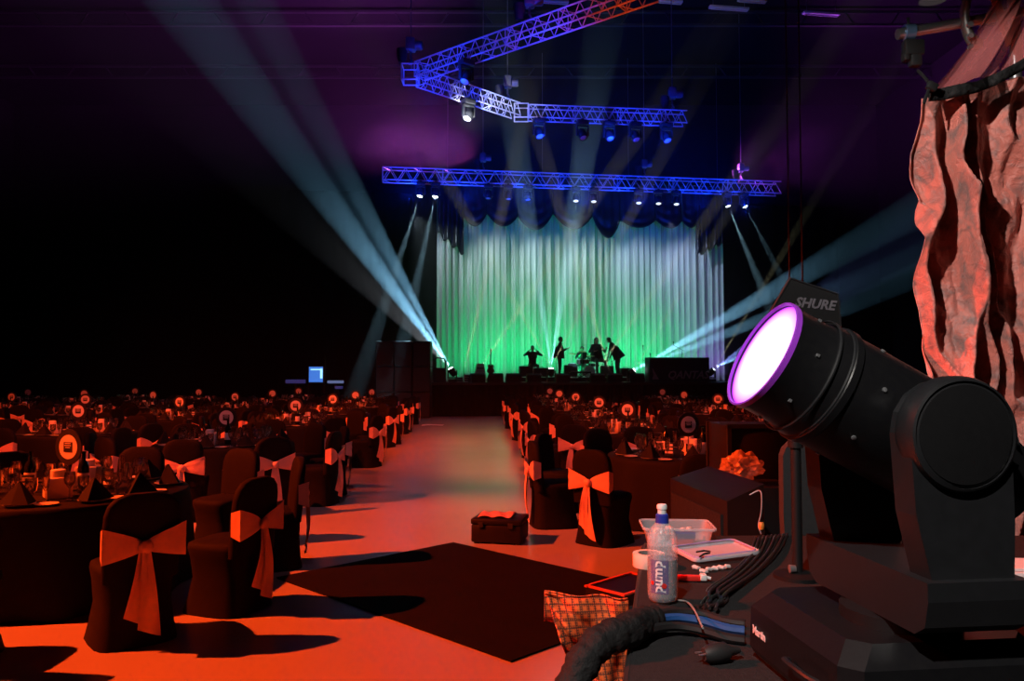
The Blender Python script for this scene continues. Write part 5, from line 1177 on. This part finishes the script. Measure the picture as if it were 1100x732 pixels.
# ---- cases and speaker behind the desk
F_, L_, B_, R2 = Vector((1.00, 3.62)), Vector((0.90, 4.42)), Vector((1.27, 5.02)), Vector((1.36, 4.20))
zc = at_d(780, 539, 3.62).z
c4 = (F_ + L_ + B_ + R2) / 4
sp2 = thing('speaker_cabinet', 'black trapezoid speaker cabinet standing behind the desk', 'speaker', (c4.x, c4.y, 0))
poly = [tuple(v - c4) for v in (F_, R2, B_, L_)]
MB().prism(poly, zc - 0.02, (0, 0, 0.02)).build('cabinet', M_gear, sp2)
g0 = (L_ - c4); g1 = (F_ - c4); gd = (g1 - g0).normalized(); gn = Vector((-gd.y, gd.x)) * (-1)
if gn.x > 0: gn = -gn
MB().prism([(0.05, 0.08), ((g1 - g0).length - 0.05, 0.08), ((g1 - g0).length - 0.05, zc - 0.08), (0.05, zc - 0.08)], 0.012, (g0.x + gn.x * 0.001, g0.y + gn.y * 0.001, 0.01), (gd.x, gd.y, 0), (0, 0, 1), (gn.x, gn.y, 0)).build('grille', M_grille, sp2)
for v in poly: MB().box((v[0] * 0.85, v[1] * 0.85, 0.0105), (0.05, 0.05, 0.02)).build('foot', M_trim, sp2)
p = at_d(783, 458, 5.7); q2 = at_d(850, 458, 5.7)
tc_ = thing('tall_case', 'tall black road case with pale edges behind the speaker cabinet', 'case', ((p.x + q2.x) / 2, 6.0, 0))
w = q2.x - p.x
MB().cbox((0, 0, p.z / 2 + 0.03), (w, 0.6, p.z - 0.06), 0.012).build('body', M_case, tc_, True)
for sx in (-1, 1):
    for sy in (-1, 1):
        MB().box((sx * w / 2, sy * 0.3, p.z / 2 + 0.03), (0.03, 0.03, p.z - 0.06)).build('corner_edge', M_steel_dark, tc_)
        MB().lathe([(0, -0.015), (0.035, -0.015), (0.035, 0.015), (0, 0.015)], 12, (sx * (w / 2 - 0.06), sy * 0.22, 0.037), RX).build('castor', M_trim, tc_, True)
MB().box((0, -0.3, p.z + 0.0), (w + 0.03, 0.03, 0.03)).build('top_edge', M_steel_dark, tc_)
p = at_d(806, 520, 4.9)
sc_ = thing('small_case', 'low black road case under the crumpled plastic bag', 'case', (p.x + 0.10, 5.12, 0))
MB().cbox((0, 0, p.z / 2 - 0.01), (0.42, 0.40, p.z - 0.03), 0.012).build('body', M_case, sc_, True)
for sx in (-1, 1): MB().box((sx * 0.21, -0.2, p.z / 2), (0.02, 0.02, p.z - 0.06)).build('corner_edge', M_steel_dark, sc_)
M_bag = clear_plastic('crumpled_bag', (0.75, 0.55, 0.45), 0.55)
bm = bmesh.new(); bmesh.ops.create_icosphere(bm, subdivisions=4, radius=1.0); r2 = random.Random(3)
from mathutils import noise as mnoise
for v in bm.verts:
    n = v.co.normalized(); k = 1 + 0.32 * mnoise.noise(n * 2.2) + 0.20 * mnoise.noise(n * 6.0); v.co = Vector((n.x * 0.13 * k, n.y * 0.10 * k, n.z * 0.095 * k))
zmin = min(v.co.z for v in bm.verts)
for v in bm.verts: v.co.z -= zmin
me = bpy.data.meshes.new('plastic_bag'); bm.to_mesh(me); bm.free(); me.materials.append(M_bag)
o = link('plastic_bag', me); o.location = (p.x, 5.08, p.z - 0.022); tag(o, 'crumpled clear plastic bag lit orange behind the desk', 'bag')
# office chair back
p = at_d(836, 468, 3.75); ch_ = thing('office_chair', 'dark office chair with rounded back behind the big lamp', 'chair', (p.x + 0.15, 3.72, 0))
M_chair = mat('chair_fabric', (0.030, 0.030, 0.033), 0.7, noise=(60, 0.3, (0.022, 0.022, 0.024)), bump=(150, 0.4, 0.003))
ht = p.z
bk_ = [(-0.17, 0.0), (0.17, 0.0), (0.20, 0.12), (0.21, 0.40)] + [(0.12 + 0.09 * math.cos(a), ht - 0.62 - 0.09 + 0.09 * math.sin(a)) for a in (0.2, 0.6, 1.0, 1.57)] + [(-0.12 - 0.09 * math.sin(a), ht - 0.62 - 0.09 + 0.09 * math.cos(a)) for a in (0.0, 0.57, 1.0, 1.4)] + [(-0.21, 0.40), (-0.20, 0.12)]
MB().prism(bk_, 0.06, (0, -0.20, 0.62), (1, 0, 0), (0, 0, 1), (0, 1, 0)).build('backrest', M_chair, ch_)
MB().cbox((0, 0.10, 0.55), (0.46, 0.46, 0.09), 0.035).build('seat', M_chair, ch_, True)
MB().tube([(0, -0.16, 0.75), (0, -0.17, 0.55), (0, 0.0, 0.49)], 0.02, 8).build('back_bracket', M_blk, ch_, True)
MB().tube([(0, 0.1, 0.08), (0, 0.1, 0.51)], 0.028, 10).build('column', M_steel_dark, ch_, True)
for k in range(5):
    a = 2 * math.pi * k / 5; e_ = Vector((0.26 * math.cos(a), 0.1 + 0.26 * math.sin(a), 0.06))
    lg = MB().tube([(0, 0.1, 0.10), e_], [0.025, 0.016], 8).build('leg', M_blk, ch_, True); MB().lathe([(0, -0.012), (0.028, -0.012), (0.028, 0.012), (0, 0.012)], 10, (e_.x, e_.y, 0.03), RX).build('castor', M_blk, lg, True)
# cards on the desk seen through the yoke and at the right edge
M_redcard = mat('red_card', (0.55, 0.10, 0.08), 0.6, noise=(10, 0.3, (0.45, 0.08, 0.06)))
p = on(953, 590); o = MB().prism([(-0.03, 0), (0.035, 0), (0.035, 0.055), (-0.005, 0.045)], 0.003, (0, 0, 0), (1, 0, 0), (0, 0, 1), (0, 1, 0)).build('white_card', M_lab); o.location = (p.x, p.y, ZP); tag(o, 'small white card standing behind the lamp yoke', 'card')
o = MB().box((0, 0, 0.065), (0.075, 0.004, 0.13)).build('red_card', M_redcard); o.location = (p.x + 0.015, p.y + 0.03, ZP); tag(o, 'red card standing behind the small white card', 'card')
for k, (px, py, lab) in enumerate(((1092, 622, 'lowest white booklet at the right edge of the desk'), (1093, 617, 'white booklet second from the bottom at the desk edge'), (1094, 611, 'uppermost white booklet at the right edge of the desk'))):
    p = on(1110, 619); o = MB().cbox((0, 0, 0), (0.24, 0.17, 0.010), 0.002).build('booklet', M_lab); o.location = (p.x + 0.02 * k, p.y + 0.03, ZP + 0.006 + 0.0115 * k); o.rotation_euler.z = R(8 - 9 * k); tag(o, lab, 'booklet', 'booklets at the desk edge')
# ---- plaid cloth over a folding chair
M_plaid = bpy.data.materials.new('orange_plaid'); M_plaid.use_nodes = True; nt = M_plaid.node_tree; bs = nt.nodes['Principled BSDF']; bs.inputs['Roughness'].default_value = 0.85
tc = nt.nodes.new('ShaderNodeTexCoord'); cols = []
for rot, sc_w in ((0, 6.0), (R(90), 6.0), (0, 19.0), (R(90), 19.0)):
    mp = nt.nodes.new('ShaderNodeMapping'); mp.inputs['Rotation'].default_value = (0, 0, rot); wv = nt.nodes.new('ShaderNodeTexWave'); wv.inputs['Scale'].default_value = sc_w; wv.inputs['Distortion'].default_value = 0.6
    nt.links.new(tc.outputs['UV'], mp.inputs[0]); nt.links.new(mp.outputs[0], wv.inputs[0]); cols.append(wv)
m1 = nt.nodes.new('ShaderNodeMath'); m1.operation = 'MINIMUM'; nt.links.new(cols[0].outputs['Fac'], m1.inputs[0]); nt.links.new(cols[1].outputs['Fac'], m1.inputs[1])
m2_ = nt.nodes.new('ShaderNodeMath'); m2_.operation = 'MINIMUM'; nt.links.new(cols[2].outputs['Fac'], m2_.inputs[0]); nt.links.new(cols[3].outputs['Fac'], m2_.inputs[1])
m3 = nt.nodes.new('ShaderNodeMath'); m3.operation = 'MULTIPLY_ADD'; m3.inputs[1].default_value = 0.55; nt.links.new(m2_.outputs[0], m3.inputs[0]); nt.links.new(m1.outputs[0], m3.inputs[2])
rp = nt.nodes.new('ShaderNodeValToRGB'); rp.color_ramp.elements[0].color = (0.06, 0.02, 0.012, 1); rp.color_ramp.elements[0].position = 0.05; rp.color_ramp.elements[1].color = (0.85, 0.13, 0.02, 1); rp.color_ramp.elements[1].position = 0.75
nt.links.new(m3.outputs[0], rp.inputs[0]); nt.links.new(rp.outputs[0], bs.inputs['Base Color'])
PD = 2.42
pa_ = [(585, 637), (606, 640), (628, 643), (648, 644), (660, 643), (675, 645)]
pb_ = [(600, 676), (612, 712), (628, 745), (646, 770), (660, 790), (672, 800)]
A_ = [at_d(x, y, PD) for x, y in pa_]; Bq = [at_d(x, y, PD - 0.05) for x, y in pb_]
def plfn(i, j):
    t = i * 5; k = min(4, int(t)); f = t - k; a = A_[k].lerp(A_[k + 1], f); c = Bq[k].lerp(Bq[k + 1], f)
    p = a.lerp(c, j); p.y += 0.030 * math.sin(i * 13 + j * 5) * (0.4 + j) + 0.025 * math.sin(j * 17 - i * 9) * 0.6 - 0.05 * math.sin(j * 1.6); return p
mb = MB().grid(plfn, 40, 40); mb.grid(lambda i, j: plfn(i, 0) + Vector((0, 0.015 + 0.03 * j, 0.008 * math.sin(j * 3.1) - 0.10 * j * j)), 40, 6)
pc = mb.build('plaid_cloth', M_plaid, None, True, 180); uv = pc.data.uv_layers.new(name='UVMap')
for lp_ in pc.data.loops:
    c = pc.data.vertices[lp_.vertex_index].co; uv.data[lp_.index].uv = (c.x * 2.4 + 0.3 * c.z, c.z * 2.4 + c.y * 0.6)
solidify(pc, 0.004); tag(pc, 'crumpled orange plaid cloth hung over a chair beside the desk', 'cloth')
fc = thing('folding_chair', 'black folding chair under the orange plaid cloth', 'chair', (A_[2].x + 0.035, PD + 0.02, 0))
w = 0.085; zt = A_[2].z - 0.02
for sx in (-1, 1): MB().tube([(sx * w * 0.9 + 0.03, 0.0, 0.012), (sx * w * 0.9 + 0.03, 0.022, zt - 0.06)], 0.012, 8).build('leg', M_blk, fc); MB().tube([(sx * w * 0.9 + 0.03, 0.40, 0.012), (sx * w * 0.9 + 0.03, 0.05, 0.46)], 0.012, 8).build('leg', M_blk, fc)
MB().cbox((0.03, 0.022, zt - 0.05), (0.19, 0.012, 0.07), 0.005).build('backrest', M_blk, fc, True); MB().cbox((0.03, 0.22, 0.455), (0.20, 0.34, 0.02), 0.008).build('seat', M_blk, fc, True)

# ---------------------------------------------------------------- red velvet drape on its pipe at the right
M_velvet = bpy.data.materials.new('red_velvet'); M_velvet.use_nodes = True; nt = M_velvet.node_tree; bs = nt.nodes['Principled BSDF']
bs.inputs['Roughness'].default_value = 0.55; bs.inputs['Sheen Weight'].default_value = 0.5; bs.inputs['Sheen Tint'].default_value = (1, 0.75, 0.7, 1)
tc = nt.nodes.new('ShaderNodeTexCoord'); n1 = nt.nodes.new('ShaderNodeTexNoise'); n1.inputs['Scale'].default_value = 9; n1.inputs['Detail'].default_value = 8; n1.inputs['Distortion'].default_value = 1.2
nt.links.new(tc.outputs['Object'], n1.inputs['Vector']); rp = nt.nodes.new('ShaderNodeValToRGB')
rp.color_ramp.elements[0].position = 0.34; rp.color_ramp.elements[0].color = (0.20, 0.095, 0.085, 1); rp.color_ramp.elements[1].position = 0.58; rp.color_ramp.elements[1].color = (0.52, 0.135, 0.10, 1)
nt.links.new(n1.outputs['Fac'], rp.inputs[0]); nt.links.new(rp.outputs[0], bs.inputs['Base Color'])
n2 = nt.nodes.new('ShaderNodeTexNoise'); n2.inputs['Scale'].default_value = 22; n2.inputs['Detail'].default_value = 9; n2.inputs['Distortion'].default_value = 0.8; nt.links.new(tc.outputs['Object'], n2.inputs['Vector'])
bp = nt.nodes.new('ShaderNodeBump'); bp.inputs['Strength'].default_value = 0.8; bp.inputs['Distance'].default_value = 0.018; nt.links.new(n2.outputs['Fac'], bp.inputs['Height']); nt.links.new(bp.outputs['Normal'], bs.inputs['Normal'])
VD = 3.60
edge_px = [(90, 1003), (120, 1004), (150, 1000), (195, 1005), (235, 1000), (290, 1004), (345, 1010), (390, 1012), (470, 1012), (732, 1014)]
def left_px(y):
    for (y0, x0), (y1, x1) in zip(edge_px, edge_px[1:]):
        if y <= y1: return x0 + (x1 - x0) * max(0, (y - y0)) / (y1 - y0)
    return edge_px[-1][1]
zt_l = at_d(1003, 99, VD).z; 
zt_r = at_d(1100, 76, VD).z
def velfn(i, j):
    px = 1003 + 187 * i; ztop_ = zt_l + (zt_r - zt_l) * min(1.3, i * 1.93); z = ztop_ + (0.03 - ztop_) * j
    yy = HOR - (z - EYE) * F_PX / VD
    lx = at_d(left_px(max(90, yy)), 200, VD).x; x = lx + (at_d(1190, 200, VD).x - lx) * i
    jj = j * 4.5; wp = mnoise.noise(Vector((i * 3.2, jj * 1.1, 1.7))); w2 = mnoise.noise(Vector((i * 5.0, jj * 2.2, 5.2)))
    f = 0.15 * abs(math.sin(i * 8.5 + 0.55 * jj + 2.6 * wp)) + 0.09 * abs(math.sin(i * 15 - 1.5 * jj + 2.2 * w2 + 1.0))
    f += 0.045 * mnoise.noise(Vector((i * 12, jj * 2.2, 3.1))) + 0.012 * mnoise.noise(Vector((i * 26, jj * 8, 9.1))) + 0.003 * mnoise.noise(Vector((i * 60, jj * 24, 2.1)))
    f -= 0.10
    return (x + 0.02 * mnoise.noise(Vector((i * 8, jj * 3, 7))), VD + 0.10 + f * (0.35 + 0.65 * min(1, j * 6)), z)
vd = MB().grid(velfn, 200, 320).build('velvet_drape', M_velvet, None, True, 180); solidify(vd, 0.006)
tag(vd, 'crushed red velvet drape hanging in deep folds at the right', 'drape')
# black hem band, sheer upper cloth
sh = thing('sheer_cloth', 'sheer red cloth slanting up from a black band above the drape', 'cloth')
bp_ = [at_d(x, y, VD + 0.03) for x, y in ((999, 101), (1022, 98), (1046, 93), (1070, 84), (1092, 72), (1120, 56), (1160, 38))]
sh.location = bp_[0]; b0 = bp_[0].copy()
def bandfn(i, j):
    t = i * 6; k = min(5, int(t)); f = t - k; p = bp_[k].lerp(bp_[k + 1], f); return p - b0 + Vector((0, 0.01 * math.sin(i * 20), 0.022 - 0.055 * j))
solidify(MB().grid(bandfn, 30, 3).build('black_band', M_sleeve, sh, True), 0.02)
M_sheer = clear_plastic('sheer_red', (0.50, 0.14, 0.13), 0.62)
topl = [at_d(x, y, VD + 0.25) for x, y in ((1014, 92), (1040, 50), (1062, 16), (1076, -10), (1086, -40))]; topr = [at_d(x, y, VD + 0.12) for x, y in ((1160, 36), (1150, 10), (1148, -10), (1150, -30), (1150, -50))]
def shfn(i, j):
    k = min(3, int(j * 4)); f = j * 4 - k; a = topl[k].lerp(topl[k + 1], f); c = topr[k].lerp(topr[k + 1], f)
    base_ = bandfn(i, 0) + b0
    p = a.lerp(c, i); 
    if j < 0.25: p = base_.lerp(a.lerp(c, i), j * 4)
    p = p.copy(); p.y += 0.05 * math.sin(i * 14 + j * 2) + 0.02 * math.sin(i * 37 - j * 5); return p - b0
MB().grid(shfn, 70, 30).build('sheer_panel', M_sheer, sh, True, 180)
# lighting stand mast with cross pipe, clamps and strap
mz = at_d(1090, -60, VD + 0.45).z
ms = thing('lighting_stand', 'aluminium lighting stand with cross pipe above the red drape', 'stand', (at_d(1095, 200, VD + 0.45).x, VD + 0.45, 0))
m0 = ms.location.copy()
MB().tube([(0, 0, 0.03), (0, 0, mz)], 0.03, 12).build('mast', M_alu, ms, True)
for a in (0.3, 2.4, 4.5): MB().tube([(0, 0, 0.7), (0.7 * math.cos(a), 0.25 + 0.55 * math.sin(a) if math.sin(a) > 0 else 0.25 * math.sin(a), 0.025)], 0.02, 8).build('leg', M_alu, ms, True)
pe = [at_d(964, 37, VD + 0.38) - m0, at_d(1040, 23.5, VD + 0.38) - m0, at_d(1110, 11, VD + 0.42) - m0]
MB().tube(pe, 0.028, 14).build('cross_pipe', M_alu, ms, True)
c_ = at_d(1052, 18, VD + 0.34) - m0
pl_ = MB()
pl_.grid(lambda i, j: c_ + Vector((0.09 * math.cos(1.57 + 3.14 * i) * (0.72 + 0.28 * j) - 0.0, 0, 0.17 * math.sin(1.57 + 3.14 * i) * (0.75 + 0.25 * j))), 16, 1)
solidify(pl_.build('bracket_plate', mat('grey_cast', (0.30, 0.29, 0.28), 0.45, 0.6, noise=(9, 0.3, (0.22, 0.21, 0.2))), ms, True), 0.05)
MB().tube(smooth_path([c_ + Vector((-0.05, -0.02, 0.13)), c_ + Vector((0.06, -0.03, 0.09)), c_ + Vector((0.16, -0.03, 0.11)), c_ + Vector((0.26, 0, 0.13))]), 0.018, 8).build('handle_loop', mat('brass_tube', (0.45, 0.38, 0.22), 0.35, 0.8, noise=(9, 0.3, (0.38, 0.31, 0.17))), ms, True)
MB().tube([c_ + Vector((0.10, 0.03, 0.12)), c_ + Vector((0.17, 0.02, -0.14))], 0.02, 8).build('red_brace', M_redtape, ms, True)
for dz in (-0.06, -0.12, -0.18): MB().lathe([(0, 0), (0.014, 0), (0.014, 0.02), (0, 0.02)], 8, c_ + Vector((-0.075, -0.03, dz)), RX).build('bolt', M_alu, ms, True)
k0 = at_d(976, 35, VD + 0.38)
cl = thing('pipe_clamp', 'blue half coupler with black clamp hanging from the cross pipe', 'clamp', k0)
MB().lathe([(0.029, -0.025), (0.042, -0.025), (0.042, 0.025), (0.029, 0.025)], 16, (0, 0, 0), Matrix.Rotation(R(90), 3, 'Y')).build('coupler', mat('blue_coupler', (0.25, 0.45, 0.75), 0.35, 0.6, noise=(12, 0.3, (0.2, 0.38, 0.65))), cl, True)
MB().tube([(0, 0, 0.04), (0, 0, 0.08)], 0.008, 6).build('bolt', M_alu, cl)
MB().cbox((0.02, 0, -0.085), (0.105, 0.06, 0.085), 0.012).build('clamp_body', M_blk, cl, True); MB().cbox((0.03, 0, -0.15), (0.06, 0.05, 0.07), 0.012).build('jaw', M_blk, cl, True); MB().cbox((-0.02, 0, -0.135), (0.03, 0.05, 0.04), 0.008).build('lever', M_blk, cl, True)
e0, e1_ = at_d(986, 76, VD + 0.36), at_d(1004, 98, VD + 0.04)
cable([e0, at_d(992, 82, VD + 0.25), at_d(998, 90, VD + 0.12), e1_], 0.008, 'black strap tying the drape corner to the clamp', M_sleeve, None, 'tie_strap')
bc = thing('strap_buckle', 'black buckle with dangling strap end at the drape corner', 'buckle', at_d(1001, 93, VD + 0.0))
MB().cbox((0, 0, 0), (0.05, 0.03, 0.04), 0.008, mat=Matrix.Rotation(0.5, 3, 'Y')).build('buckle', M_blk, bc, True); MB().cbox((-0.025, 0, -0.04), (0.015, 0.008, 0.09), 0.003, mat=Matrix.Rotation(0.35, 3, 'Y')).build('strap_end', M_blk, bc, True)
